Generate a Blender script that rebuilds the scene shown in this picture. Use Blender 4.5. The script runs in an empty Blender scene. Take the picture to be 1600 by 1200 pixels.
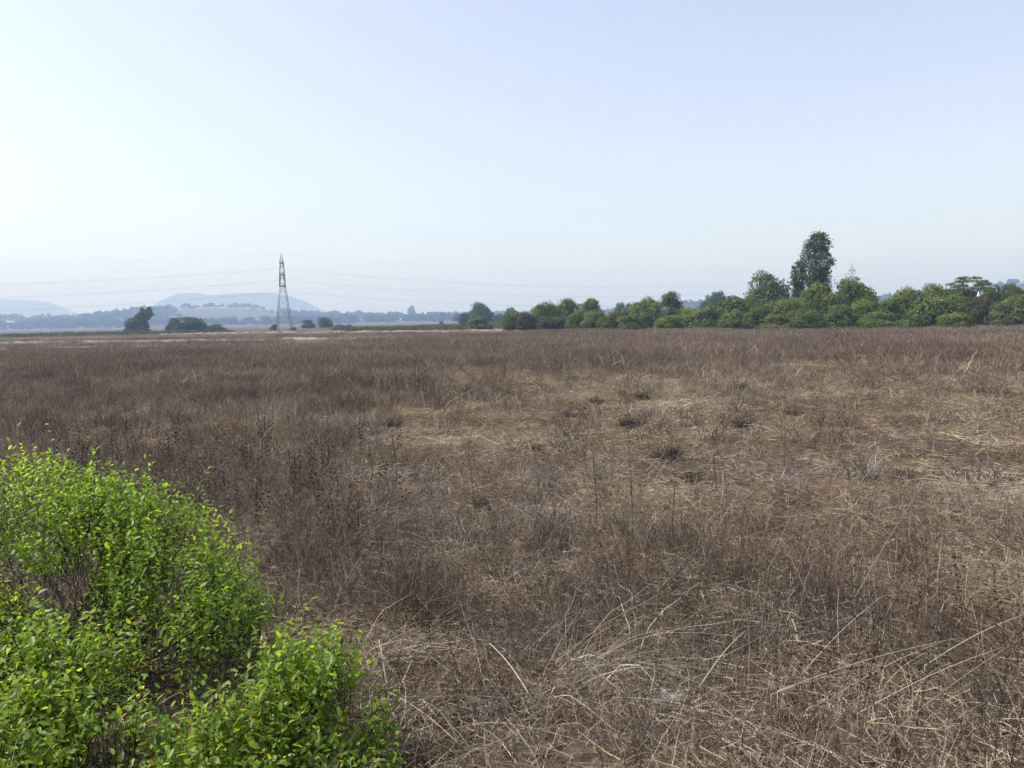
import bpy, math, random
import numpy as np
from mathutils import Matrix, Vector

R = math.radians
SC = bpy.context.scene
C = SC.collection

# ------------------------------------------------------------------ camera
F = 1209.0                      # focal length in pixels of the 1600 px wide photograph
CAMZ = 2.6
PITCH, ROLL = R(4.73), R(1.1)
cam_d = bpy.data.cameras.new('camera')
cam_d.sensor_width = 36.0
cam_d.lens = 36.0 * F / 1600.0
cam_d.clip_start, cam_d.clip_end = 0.05, 30000.0
cam = bpy.data.objects.new('camera', cam_d)
CAM_ROT = Matrix.Rotation(math.pi / 2 - PITCH, 3, 'X') @ Matrix.Rotation(-ROLL, 3, 'Z')
cam.matrix_world = Matrix.Translation((0, 0, CAMZ)) @ CAM_ROT.to_4x4()
C.objects.link(cam)
SC.camera = cam

# ------------------------------------------------------------------ sky, sun, exposure
SUN_EL, SUN_AZ = R(54), R(-86)          # azimuth from straight ahead (+Y), minus = to the left
w = bpy.data.worlds.new('World'); SC.world = w; w.use_nodes = True
wn = w.node_tree.nodes; wl = w.node_tree.links
sky = wn.new('ShaderNodeTexSky'); sky.sky_type = 'NISHITA'; sky.sun_disc = False
sky.sun_elevation = SUN_EL; sky.sun_rotation = SUN_AZ
sky.altitude = 0; sky.air_density = 1.3; sky.dust_density = 1.5; sky.ozone_density = 3.0
bg = wn['Background']; bg.inputs['Strength'].default_value = 0.15
whs = wn.new('ShaderNodeHueSaturation'); whs.inputs['Saturation'].default_value = 0.63; whs.inputs['Hue'].default_value = 0.521
wl.new(sky.outputs[0], whs.inputs['Color']); wl.new(whs.outputs[0], bg.inputs['Color'])   # dusty, paler sky
sl = bpy.data.lights.new('sun', 'SUN'); sl.energy = 5.0; sl.angle = R(0.6); sl.color = (1.0, 0.97, 0.93)
sun = bpy.data.objects.new('sun', sl); C.objects.link(sun)
sdir = Vector((math.sin(SUN_AZ) * math.cos(SUN_EL), math.cos(SUN_AZ) * math.cos(SUN_EL), math.sin(SUN_EL)))
sun.rotation_euler = sdir.to_track_quat('Z', 'Y').to_euler()
sun.location = (-60, 40, 80)
vs = SC.view_settings
vs.view_transform = 'Standard'; vs.look = 'None'; vs.gamma = 1.0; vs.exposure = 0.55; vs.use_curve_mapping = False
SC.cycles.volume_bounces = 0
SC.cycles.max_bounces = 5
SC.cycles.transparent_max_bounces = 8
SC.cycles.use_denoising = True
SC.cycles.use_adaptive_sampling = True; SC.cycles.adaptive_threshold = 0.03

# ------------------------------------------------------------------ helpers
rng = np.random.default_rng(7)

def ray(px, py):
    v = CAM_ROT @ Vector(((px - 800) / F, (600 - py) / F, -1.0))
    return v
def hor(px):                    # image row of the horizon at a column
    lo, hi = 400.0, 620.0
    for _ in range(30):
        m = (lo + hi) / 2
        if ray(px, m).z > 0: lo = m
        else: hi = m
    return lo
def X(px, depth):               # where a column of the picture lies at a distance
    v = ray(px, hor(px)); return v.x / v.y * depth
def Z(px, py, depth):           # height at which something at that row stands at a distance
    return CAMZ + (hor(px) - py) / F * depth
def G(px, py, z=0.0):           # point of the level ground
    v = ray(px, py); t = (z - CAMZ) / v.z
    return (v.x * t, v.y * t)

def smooth(a, b, x):
    t = np.clip((x - a) / (b - a), 0, 1); return t * t * (3 - 2 * t)
def vnoise(x, y, s, seed=0):    # value noise in [0,1]
    x = np.asarray(x, float) / s + 100.3; y = np.asarray(y, float) / s + 57.7
    ix = np.floor(x).astype(np.int64); iy = np.floor(y).astype(np.int64)
    fx = x - ix; fy = y - iy
    fx = fx * fx * (3 - 2 * fx); fy = fy * fy * (3 - 2 * fy)
    def h(a, b):
        n = np.sin(a * 127.1 + b * 311.7 + seed * 74.7) * 43758.5453
        return n - np.floor(n)
    return (h(ix, iy) * (1 - fx) + h(ix + 1, iy) * fx) * (1 - fy) + (h(ix, iy + 1) * (1 - fx) + h(ix + 1, iy + 1) * fx) * fy
def fbm(x, y, s, seed=0):
    return (vnoise(x, y, s, seed) * 0.55 + vnoise(x, y, s / 2.1, seed + 1) * 0.28 + vnoise(x, y, s / 4.3, seed + 2) * 0.17)

def terrain(x, y):
    x = np.asarray(x, float); y = np.asarray(y, float)
    bank = 0.95 * np.clip(1 - y / 5.6, 0, 1.3) ** 1.5
    near = np.clip(1 - np.hypot(x, y) / 120, 0, 1)
    bump = (fbm(x, y, 3.1, 3) - 0.5) * 0.16 * near + (fbm(x, y, 0.7, 9) - 0.5) * 0.06 * near
    roll = (fbm(x, y, 60, 5) - 0.5) * 0.5 * np.clip(np.hypot(x, y) / 150 - 0.5, 0, 1) * (y < 900)
    return bank + bump + roll * 0.6

def mesh_np(name, V, faces, mats, tint=None, mat_idx=None, smooth_sh=False):
    """faces: list of (n,k) index arrays"""
    me = bpy.data.meshes.new(name)
    V = np.asarray(V, np.float32)
    me.vertices.add(len(V)); me.vertices.foreach_set('co', V.ravel())
    loops = np.concatenate([np.asarray(f, np.int32).ravel() for f in faces])
    sizes = np.concatenate([np.full(len(f), np.asarray(f).shape[1], np.int32) for f in faces])
    starts = np.concatenate([[0], np.cumsum(sizes)[:-1]]).astype(np.int32)
    me.loops.add(len(loops)); me.loops.foreach_set('vertex_index', loops)
    me.polygons.add(len(sizes)); me.polygons.foreach_set('loop_start', starts)
    me.polygons.foreach_set('loop_total', sizes)
    if mat_idx is not None: me.polygons.foreach_set('material_index', np.asarray(mat_idx, np.int32))
    if smooth_sh: me.polygons.foreach_set('use_smooth', np.ones(len(sizes), bool))
    for m in (mats if isinstance(mats, (list, tuple)) else [mats]): me.materials.append(m)
    if tint is not None:
        a = me.attributes.new('tint', 'FLOAT', 'POINT'); a.data.foreach_set('value', np.asarray(tint, np.float32))
    me.update(calc_edges=True); me.validate()
    return me
def obj(name, me, parent=None, loc=None, rotz=None):
    o = bpy.data.objects.new(name, me); C.objects.link(o)
    if parent: o.parent = parent
    if loc is not None: o.location = loc
    if rotz is not None: o.rotation_euler = (0, 0, rotz)
    return o
def empty(name, loc, rotz=0, scale=None):
    o = bpy.data.objects.new(name, None); C.objects.link(o); o.location = loc; o.rotation_euler = (0, 0, rotz)
    o.empty_display_size = 0.2
    if scale: o.scale = scale
    return o
def tag(o, label=None, cat=None, group=None, kind=None):
    if label: o['label'] = label
    if cat: o['category'] = cat
    if group: o['group'] = group
    if kind: o['kind'] = kind
    return o

def norm(a): return a / np.maximum(np.linalg.norm(a, axis=-1, keepdims=True), 1e-9)

class MB:                       # collects simple solids into one mesh
    def __init__(s): s.V = []; s.F = {}; s.n = 0
    def add(s, V, *Fs):
        V = np.asarray(V, float)
        for f in Fs:
            f = np.asarray(f) + s.n; s.F.setdefault(f.shape[1], []).append(f)
        s.V.append(V); s.n += len(V); return s
    def tube(s, P, r, k=6, cap=True):
        P = np.asarray(P, float); m = len(P); r = np.broadcast_to(np.asarray(r, float), (m,))
        T = norm(np.gradient(P, axis=0)); ref = np.array([0.31, 0.2, 0.93]);
        if abs(T.mean(0) @ ref) > 0.9: ref = np.array([1.0, 0.1, 0.0])
        A = norm(np.cross(T, ref)); B = np.cross(T, A)
        an = np.arange(k) * 2 * math.pi / k
        V = P[:, None] + r[:, None, None] * (A[:, None] * np.cos(an)[None, :, None] + B[:, None] * np.sin(an)[None, :, None])
        V = V.reshape(-1, 3); i = np.arange(m - 1)[:, None] * k; j = np.arange(k)[None]; j2 = (j + 1) % k
        Q = np.stack([i + j, i + j2, i + k + j2, i + k + j], -1).reshape(-1, 4)
        fs = [Q]
        if cap and k > 2: fs += [np.arange(k)[None, ::-1], (np.arange(k) + (m - 1) * k)[None]]
        return s.add(V, *fs)
    def box(s, c, d, rz=0):
        v = np.array([[x, y, z] for z in (-.5, .5) for y in (-.5, .5) for x in (-.5, .5)]) * np.asarray(d, float)
        cs, sn = math.cos(rz), math.sin(rz)
        v = np.stack([v[:, 0] * cs - v[:, 1] * sn, v[:, 0] * sn + v[:, 1] * cs, v[:, 2]], -1) + np.asarray(c, float)
        return s.add(v, [[0, 2, 3, 1], [4, 5, 7, 6], [0, 1, 5, 4], [2, 6, 7, 3], [0, 4, 6, 2], [1, 3, 7, 5]])
    def bar(s, p, q, wd):
        return s.tube([p, q], wd * 0.6, k=4)
    def me(s, name, mat, smooth_sh=False, tint=None):
        return mesh_np(name, np.concatenate(s.V), [np.concatenate(f) for f in s.F.values()], mat, tint=tint, smooth_sh=smooth_sh)

# ------------------------------------------------------------------ materials
def mat(name, rough=0.8, spec=0.2):
    m = bpy.data.materials.new(name); m.use_nodes = True
    p = m.node_tree.nodes['Principled BSDF']; p.inputs['Roughness'].default_value = rough
    p.inputs['Specular IOR Level'].default_value = spec
    return m, m.node_tree.nodes, m.node_tree.links, p
def ramp(n, stops):
    r = n.new('ShaderNodeValToRGB'); e = r.color_ramp.elements
    while len(e) < len(stops): e.new(0.5)
    for k, (p, c) in enumerate(stops): e[k].position = p; e[k].color = (*c, 1)
    return r
def noise(n, l, vec, scale, detail=3):
    t = n.new('ShaderNodeTexNoise'); t.inputs['Scale'].default_value = scale; t.inputs['Detail'].default_value = detail
    l.new(vec, t.inputs['Vector']); return t
def math_(n, l, op, a, b=None):
    t = n.new('ShaderNodeMath'); t.operation = op
    for k, v in enumerate((a, b)):
        if v is None: continue
        if isinstance(v, (int, float)): t.inputs[k].default_value = v
        else: l.new(v, t.inputs[k])
    return t.outputs[0]

def plant_mat(name, stops, trans=0.3, tcol=None, patch=None, patch_scale=0.2, rough=0.75, spec=0.15, vary=False):
    """colour from per-blade tint and per-plant random; translucent share for thin leaves"""
    m, n, l, p = mat(name, rough, spec)
    at = n.new('ShaderNodeAttribute'); at.attribute_name = 'tint'
    oi = n.new('ShaderNodeObjectInfo'); geo = n.new('ShaderNodeNewGeometry')
    s = math_(n, l, 'ADD', at.outputs['Fac'], math_(n, l, 'MULTIPLY', oi.outputs['Random'], 0.999))
    fac = math_(n, l, 'FRACT', s)
    r = ramp(n, stops); l.new(fac, r.inputs['Fac'])
    col = r.outputs['Color']
    if patch:
        nz = noise(n, l, geo.outputs['Position'], patch_scale, 3)
        rr = ramp(n, [(0.38, (0, 0, 0)), (0.62, (1, 1, 1))]); l.new(nz.outputs['Fac'], rr.inputs['Fac'])
        mx = n.new('ShaderNodeMix'); mx.data_type = 'RGBA'; mx.blend_type = 'MULTIPLY'
        l.new(rr.outputs['Color'], mx.inputs['Factor']); l.new(col, mx.inputs['A']); mx.inputs['B'].default_value = (*patch, 1)
        col = mx.outputs['Result']
    if vary:
        hs = n.new('ShaderNodeHueSaturation'); l.new(col, hs.inputs['Color'])
        mr = n.new('ShaderNodeMapRange'); l.new(oi.outputs['Random'], mr.inputs['Value']); mr.inputs['To Min'].default_value = .70; mr.inputs['To Max'].default_value = 1.3; l.new(mr.outputs[0], hs.inputs['Value'])
        r7 = math_(n, l, 'FRACT', math_(n, l, 'MULTIPLY', oi.outputs['Random'], 7.31)); m2 = n.new('ShaderNodeMapRange'); l.new(r7, m2.inputs['Value']); m2.inputs['To Min'].default_value = .47; m2.inputs['To Max'].default_value = .505; l.new(m2.outputs[0], hs.inputs['Hue'])
        r9 = math_(n, l, 'FRACT', math_(n, l, 'MULTIPLY', oi.outputs['Random'], 13.7)); m3 = n.new('ShaderNodeMapRange'); l.new(r9, m3.inputs['Value']); m3.inputs['To Min'].default_value = .85; m3.inputs['To Max'].default_value = 1.05; l.new(m3.outputs[0], hs.inputs['Saturation'])
        col = hs.outputs['Color']
    l.new(col, p.inputs['Base Color'])
    tr = n.new('ShaderNodeBsdfTranslucent')
    if tcol:
        mx = n.new('ShaderNodeMix'); mx.data_type = 'RGBA'; mx.blend_type = 'MULTIPLY'; mx.inputs['Factor'].default_value = 1
        l.new(col, mx.inputs['A']); mx.inputs['B'].default_value = (*tcol, 1); l.new(mx.outputs['Result'], tr.inputs['Color'])
    else: l.new(col, tr.inputs['Color'])
    if spec < .3:
        df = n.new('ShaderNodeBsdfDiffuse'); l.new(col, df.inputs['Color']); n.remove(p); p = df
    ms = n.new('ShaderNodeMixShader'); ms.inputs[0].default_value = trans
    l.new(p.outputs[0], ms.inputs[1]); l.new(tr.outputs[0], ms.inputs[2])
    l.new(ms.outputs[0], n['Material Output'].inputs['Surface'])
    return m

M = {}
M['straw'] = plant_mat('pale_straw', [(0, (0.0972, 0.07704, 0.05741)), (.4, (0.2819, 0.2234, 0.1483)), (.8, (0.4277, 0.3515, 0.244)), (1, (0.5832, 0.5104, 0.3923))], 0.25, patch=(.72, .66, .62), patch_scale=.35)
M['stem'] = plant_mat('brown_dry_stem', [(0, (0.05508, 0.04137, 0.03387)), (.45, (0.1147, 0.08745, 0.06867)), (.72, (0.1928, 0.1552, 0.119)), (.86, (0.3672, 0.3102, 0.2289)), (1, (0.5508, 0.489, 0.3754))], 0.2, patch=(.7, .66, .68), patch_scale=.25)
M['farstem'] = plant_mat('brown_grass_stand', [(0, (0.1027, 0.07772, 0.06055)), (.5, (0.1783, 0.1339, 0.1009)), (.82, (0.281, 0.2159, 0.1563)), (.93, (0.4539, 0.367, 0.2523)), (1, (0.6052, 0.5073, 0.3633))], 0.25, patch=(.72, .7, .72), patch_scale=.06)
M['greystem'] = plant_mat('grey_dry_twig', [(0, (0.0595, 0.04901, 0.04576)), (.5, (0.136, 0.1141, 0.1038)), (.85, (0.2805, 0.2408, 0.2068)), (1, (0.425, 0.3718, 0.3168))], 0.15)
M['arch'] = plant_mat('bleached_grass', [(0, (.24, .20, .155)), (.5, (.40, .345, .27)), (1, (.62, .55, .45))], 0.25)
M['clump'] = plant_mat('bleached_clump_grass', [(0, (.16, .13, .10)), (.35, (.33, .28, .215)), (.8, (.50, .44, .35)), (1, (.66, .60, .50))], 0.25)
M['tuss'] = plant_mat('dark_tussock_grass', [(0, (.022, .018, .016)), (.6, (.05, .039, .033)), (.9, (.095, .074, .058)), (1, (.2, .16, .115))], 0.15)
M['redstem'] = plant_mat('reddish_brown_stem', [(0, (0.045, 0.03024, 0.02376)), (.5, (0.1, 0.06696, 0.04968)), (.85, (0.17, 0.1242, 0.09504)), (1, (0.36, 0.3024, 0.2268))], 0.2)
M['seed'] = plant_mat('dark_seed_head', [(0, (.022, .017, .016)), (1, (.06, .046, .04))], 0.0)
M['leaf'] = plant_mat('bush_leaf', [(0, (0.1428, 0.0989, 0.036)), (.025, (0.1008, 0.1032, 0.018)), (.04, (0.0378, 0.086, 0.009)), (.35, (0.0924, 0.1806, 0.0144)), (.75, (0.1596, 0.258, 0.018)), (.93, (0.2352, 0.3096, 0.0225)), (1, (0.2856, 0.2924, 0.027))], 0.55, tcol=(2.2, 2.0, 1.0), rough=.45, spec=.45)
M['twig'] = plant_mat('bush_twig', [(0, (.018, .015, .013)), (.8, (.045, .036, .03)), (1, (.16, .13, .10))], 0.0)
M['shrub'] = plant_mat('thicket_foliage', [(0, (0.04816, 0.07552, 0.01936)), (.4, (0.1011, 0.141, 0.03168)), (.8, (0.1589, 0.2064, 0.044)), (1, (0.2215, 0.2517, 0.0616))], 0.25, tcol=(1.4, 1.5, .9), patch=(.7, .75, .75), patch_scale=.12, vary=True)
M['tree'] = plant_mat('tree_foliage', [(0, (.03, .05, .018)), (.5, (.062, .092, .03)), (1, (.12, .155, .05))], 0.22, tcol=(1.4, 1.5, .9), vary=True)
M['pale_tree'] = plant_mat('pale_tree_foliage', [(0, (.06, .085, .03)), (.5, (.12, .15, .06)), (1, (.27, .28, .15))], 0.35)
M['brownshrub'] = plant_mat('dry_scrub_foliage', [(0, (.05, .05, .022)), (.5, (.085, .08, .036)), (1, (.14, .125, .06))], 0.3)
M['wood'] = plant_mat('far_wood_foliage', [(0, (.022, .036, .017)), (.5, (.042, .062, .026)), (1, (.09, .095, .042))], 0.2, patch=(.8, .8, .75), patch_scale=.008)
M['bark'] = plant_mat('bark', [(0, (.06, .047, .036)), (1, (.13, .105, .08))], 0.0)
M['greengrass'] = plant_mat('low_green_growth', [(0, (.05, .065, .02)), (.5, (.085, .09, .03)), (1, (.16, .135, .06))], 0.3)
M['herb'] = plant_mat('small_grey_green_herb', [(0, (.06, .07, .035)), (.6, (.10, .115, .055)), (1, (.15, .155, .08))], 0.3)

def ground_mat():
    m, n, l, p = mat('dry_field_soil', 0.95, 0.05)
    g = n.new('ShaderNodeNewGeometry'); pos = g.outputs['Position']
    a = noise(n, l, pos, 0.11, 5); r1 = ramp(n, [(.35, (.07, .054, .044)), (.5, (.105, .082, .065)), (.68, (.155, .125, .095))]); l.new(a.outputs['Fac'], r1.inputs['Fac'])
    b = noise(n, l, pos, 7.0, 6); r2 = ramp(n, [(.36, (.45, .43, .42)), (.52, (.95, .95, .95)), (.7, (1.6, 1.55, 1.45))]); l.new(b.outputs['Fac'], r2.inputs['Fac'])
    mx = n.new('ShaderNodeMix'); mx.data_type = 'RGBA'; mx.blend_type = 'MULTIPLY'; mx.inputs['Factor'].default_value = 1
    l.new(r1.outputs['Color'], mx.inputs['A']); l.new(r2.outputs['Color'], mx.inputs['B'])
    # broad streaks of stubble and bare soil in the far plots
    mp = n.new('ShaderNodeMapping'); l.new(pos, mp.inputs['Vector']); mp.inputs['Scale'].default_value = (.004, .045, 1)
    c = noise(n, l, mp.outputs['Vector'], 1.0, 5); r3 = ramp(n, [(.36, (.62, .56, .54)), (.5, (1, 1, 1)), (.62, (1.15, 1.13, 1.1))]); l.new(c.outputs['Fac'], r3.inputs['Fac'])
    mx2 = n.new('ShaderNodeMix'); mx2.data_type = 'RGBA'; mx2.blend_type = 'MULTIPLY'; mx2.inputs['Factor'].default_value = 1
    l.new(mx.outputs['Result'], mx2.inputs['A']); l.new(r3.outputs['Color'], mx2.inputs['B'])
    l.new(mx2.outputs['Result'], p.inputs['Base Color'])
    bp = n.new('ShaderNodeBump'); bp.inputs['Strength'].default_value = .8; bp.inputs['Distance'].default_value = .05
    l.new(b.outputs['Fac'], bp.inputs['Height']); l.new(bp.outputs[0], p.inputs['Normal'])
    return m
M['ground'] = ground_mat()
def simple(name, c1, c2, scale, rough=.8, spec=.2, metal=0):
    m, n, l, p = mat(name, rough, spec); p.inputs['Metallic'].default_value = metal
    g = n.new('ShaderNodeTexCoord'); a = noise(n, l, g.outputs['Object'], scale, 5)
    r = ramp(n, [(.35, c1), (.65, c2)]); l.new(a.outputs['Fac'], r.inputs['Fac']); l.new(r.outputs['Color'], p.inputs['Base Color'])
    return m
M['bund'] = simple('bund_earth', (.085, .066, .053), (.27, .22, .165), .35, .95, .05)
M['hill'] = simple('hill_scrub', (.05, .058, .03), (.10, .095, .055), .01, .95, .05)
M['slope'] = simple('dry_slope', (.055, .055, .036), (.10, .09, .06), .02, .95, .05)
M['steel'] = simple('galvanised_steel', (.15, .155, .16), (.26, .265, .27), 2.0, .55, .4, .4)
M['wire'] = simple('aluminium_wire', (.16, .16, .165), (.24, .24, .24), 1.0, .5, .5, .5)
M['concrete'] = simple('concrete', (.22, .21, .19), (.34, .32, .29), 1.5, .9, .1)
M['insul'] = simple('brown_insulator', (.06, .035, .025), (.09, .05, .035), 3, .3, .5)
M['wall'] = simple('whitewash', (.55, .53, .48), (.78, .76, .70), .6, .85, .1)
M['mudwall'] = simple('weathered_plaster', (.16, .145, .125), (.26, .24, .21), .6, .85, .1)
M['roof'] = simple('sheet_roof', (.62, .62, .60), (.82, .82, .80), .8, .6, .2)
M['redroof'] = simple('tiled_roof', (.30, .15, .09), (.40, .22, .14), 1.2, .8, .2)
M['dark'] = simple('window_dark', (.02, .022, .025), (.04, .042, .045), 1, .2, .5)
M['door'] = simple('brown_door', (.10, .06, .035), (.15, .09, .05), 1, .6, .3)
M['plastic'] = plant_mat('thin_plastic', [(0, (.13, .125, .12)), (.75, (.27, .27, .27)), (1, (.62, .63, .64))], .4, rough=.18, spec=.6)

# ------------------------------------------------------------------ the ground and the terrain behind
def ground():
    def axis(n, k, lim): t = np.linspace(-1, 1, n); return np.sinh(t * k) / math.sinh(k) * lim
    xs = axis(361, 8.0, 6400)
    ys = np.concatenate([np.linspace(-12, 1.5, 10), np.sinh(np.linspace(0, 1, 330) * 7.4) / math.sinh(7.4) * 6798 + 2.0])
    xx, yy = np.meshgrid(xs, ys); zz = terrain(xx, yy)
    V = np.stack([xx, yy, zz], -1).reshape(-1, 3); a, b = xx.shape
    i = np.arange(a - 1)[:, None] * b + np.arange(b - 1)[None]
    Q = np.stack([i, i + 1, i + b + 1, i + b], -1).reshape(-1, 4)
    tag(obj('ground', mesh_np('ground', V, [Q], M['ground'], smooth_sh=True)), 'flat dry brown field running to the horizon', 'ground', kind='structure')
ground()

def hill(name, pts, y0, y1, mt, label, rough=0.06, nx=120):
    """a long hump: crest heights given along x, rising from y0 and falling behind y1"""
    pts = np.array(pts, float); xs = np.linspace(pts[0, 0], pts[-1, 0], nx); t = np.linspace(0, 1, 26)
    h = np.interp(xs, pts[:, 0], pts[:, 1])
    xx, tt = np.meshgrid(xs, t); hh = np.broadcast_to(h, xx.shape)
    prof = np.sin(np.clip(tt / 0.62, 0, 1) * math.pi / 2) ** 1.4 * np.where(tt > .62, np.cos((tt - .62) / .38 * math.pi / 2), 1)
    yy = y0 + (y1 - y0) * tt + (fbm(xx, tt * 300, 300, 4) - .5) * (y1 - y0) * .12
    zz = hh * prof * (1 + (fbm(xx, yy, (y1 - y0) * .5, 8) - .5) * rough * 2) - 0.6
    a, b = xx.shape; i = np.arange(a - 1)[:, None] * b + np.arange(b - 1)[None]
    Q = np.stack([i, i + 1, i + b + 1, i + b], -1).reshape(-1, 4)
    o = obj(name, mesh_np(name, np.stack([xx, yy, zz], -1).reshape(-1, 3), [Q], mt, smooth_sh=True))
    tag(o, label, 'hill', kind='structure')
    return (xs, h)
def crest(D, *pp): return [(X(px, D), max(0.3, Z(px, py, D))) for px, py in pp]
# far blue hills
hill('hill', crest(4800, (215, 498), (245, 482), (262, 468), (285, 459), (312, 458), (330, 462), (370, 459), (425, 458), (455, 463), (478, 471), (505, 486), (540, 498)), 4450, 5015, M['hill'], 'flat-topped pale blue hill far behind the pylon', 0.015)
hill('hill', crest(5200, (-260, 478), (-120, 470), (0, 468), (55, 469), (80, 473), (105, 484), (150, 499)), 4850, 5415, M['hill'], 'faint blue hill at the left edge of the horizon', 0.015)
# low wooded ridges
RIDGE_L = crest(2400, (-260, 497), (0, 498), (150, 500), (250, 497), (290, 485), (340, 481), (400, 483), (450, 491), (520, 494), (640, 496), (760, 495), (860, 494), (960, 490))
hill('hill', RIDGE_L, 1500, 2950, M['slope'], 'low ridge with a bare brown slope behind the pylon', 0.02)
RIDGE_R = crest(1800, (960, 491), (1060, 480), (1180, 476), (1375, 470), (1500, 462), (1560, 448), (1610, 443), (1800, 436))
hill('hill', RIDGE_R, 1400, 2045, M['hill'], 'low wooded ridge behind the right-hand thicket', 0.02)

def bund(name, line, wdt, hgt, label):
    line = np.array(line, float); d = np.concatenate([[0], np.cumsum(np.linalg.norm(np.diff(line, axis=0), axis=1))])
    s = np.arange(0, d[-1], 0.8); x = np.interp(s, d, line[:, 0]); y = np.interp(s, d, line[:, 1])
    y = y + (fbm(s, s * 0, 14, 2) - .5) * 3 ; x = x + (fbm(s, s * 0 + 9, 9, 6) - .5) * 1.2
    tx, ty = np.gradient(x), np.gradient(y); L = np.hypot(tx, ty); nx, ny = -ty / L, tx / L
    off = np.array([-1, -.55, -.2, .2, .55, 1]) * wdt; hz = np.array([-.12, .7, 1, .95, .65, -.12]) * hgt
    k = len(off); jit = np.random.default_rng(len(s)).random((len(s), k))
    amp = np.clip(.35 + fbm(s, s * 0 + 3, 7, 12) * 1.3, 0, 1.4)[:, None]
    VX = x[:, None] + nx[:, None] * off * (.8 + .4 * jit); VY = y[:, None] + ny[:, None] * off * (.8 + .4 * jit)
    VZ = terrain(VX, VY) + np.where(hz < 0, hz, hz * amp * (.7 + .6 * jit))
    i = np.arange(len(s) - 1)[:, None] * k + np.arange(k - 1)[None]
    Q = np.stack([i, i + k, i + k + 1, i + 1], -1).reshape(-1, 4)
    tag(obj(name, mesh_np(name, np.stack([VX, VY, VZ], -1).reshape(-1, 3), [Q], M['bund'])), label, 'field bank', kind='structure')
bund('earth_bank', [(X(-120, 150), 150), (X(0, 143), 143), (X(170, 138), 138), (X(400, 128), 128), (X(560, 126), 126)], .55, .30, 'low pale earth bank crossing the field left of the pylon')
bund('earth_bank', [(X(250, 262), 262), (X(380, 245), 245), (X(480, 225), 225), (X(600, 205), 205), (X(720, 190), 190), (X(900, 178), 178)], .8, .38, 'pale earth bank in front of the distant green bush')
bund('earth_bank', [(X(-120, 97), 97), (X(60, 94), 94), (X(150, 100), 100)], .6, .25, 'short earth bank at the left edge behind the brown grass')
bund('earth_bank', [(X(690, 172), 172), (X(800, 168), 168), (X(905, 164), 164)], .8, .35, 'nearer of the two pale banks left of the thicket')
bund('earth_bank', [(X(-100, 330), 330), (X(200, 300), 300), (X(330, 285), 285)], .7, .35, 'far earth bank below the lone leaning tree')

# ------------------------------------------------------------------ leaf crowns and trees
def crown_mesh(name, seed, lobes, n, size, mt, flat=0.0, fill=.55, ragged=.22):
    g = np.random.default_rng(seed); lobes = np.array(lobes, float)
    wgt = (lobes[:, 3] * lobes[:, 4] + lobes[:, 3] * lobes[:, 5]); k = g.choice(len(lobes), n, p=wgt / wgt.sum())
    d = norm(g.normal(size=(n, 3))); d[:, 2] = np.where(d[:, 2] < -.35, -d[:, 2], d[:, 2])
    ph = g.random((len(lobes), 6)) * 6.3
    bump = 1 + ragged * (np.sin(d[:, 0] * 5.1 + ph[k, 0]) * np.sin(d[:, 1] * 4.7 + ph[k, 1]) + .6 * np.sin(d[:, 2] * 9 + ph[k, 2]) * np.sin(d[:, 0] * 10 + ph[k, 3]) + .4 * g.normal(size=n) * .6)
    rad = (fill + (1 - fill) * g.random(n) ** .5) * bump
    P = lobes[k, :3] + d * lobes[k, 3:6] * rad[:, None]
    P[:, 2] = np.maximum(P[:, 2], .05 + .2 * g.random(n))
    nr = norm(d * 1.25 + g.normal(size=(n, 3)) * .5 + np.array([0, 0, .2 + flat]))
    t = norm(np.cross(nr, g.normal(size=(n, 3)))); b = np.cross(nr, t)
    s = size * (.55 + .9 * g.random(n))[:, None]; asp = (.45 + .4 * g.random(n))[:, None]
    bend = (g.random(n) - .5)[:, None] * .5
    V = np.stack([P - t * s * .5, P + b * s * asp * .5 + nr * s * bend * .3, P + t * s * .5 + nr * s * bend * .4, P - b * s * asp * .5 + nr * s * bend * .3], 1).reshape(-1, 3)
    i = np.arange(n)[:, None] * 4
    tint = np.repeat(np.clip(g.random(n) * .55 + .45 * g.random(len(lobes))[k], 0, .999), 4)
    return mesh_np(name, V, [i + np.array([[0, 1, 2, 3]])], mt, tint=tint)

def limbs_mesh(name, seed, h, lobes, r0):
    g = np.random.default_rng(seed); mb = MB(); lobes = np.array(lobes, float)
    top = np.array([lobes[:, 0].mean(), lobes[:, 1].mean(), h * .62])
    tr = np.array([[0, 0, -.15], [.03 * h * g.normal(), .02 * h * g.normal(), h * .22], top * np.array([.6, .6, .7]), top])
    mb.tube(tr, [r0 * 1.3, r0, r0 * .75, r0 * .35], 7)
    for lb in lobes:
        st = tr[1] + (tr[2] - tr[1]) * g.random(); e = lb[:3] + g.normal(size=3) * lb[3:6] * .2
        mid = (st + e) / 2 + np.array([0, 0, -.05 * h]) * g.random()
        mb.tube([st, mid, e], [r0 * .55, r0 * .35, r0 * .12], 5)
    return mb.me(name, M['bark'], True)

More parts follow.
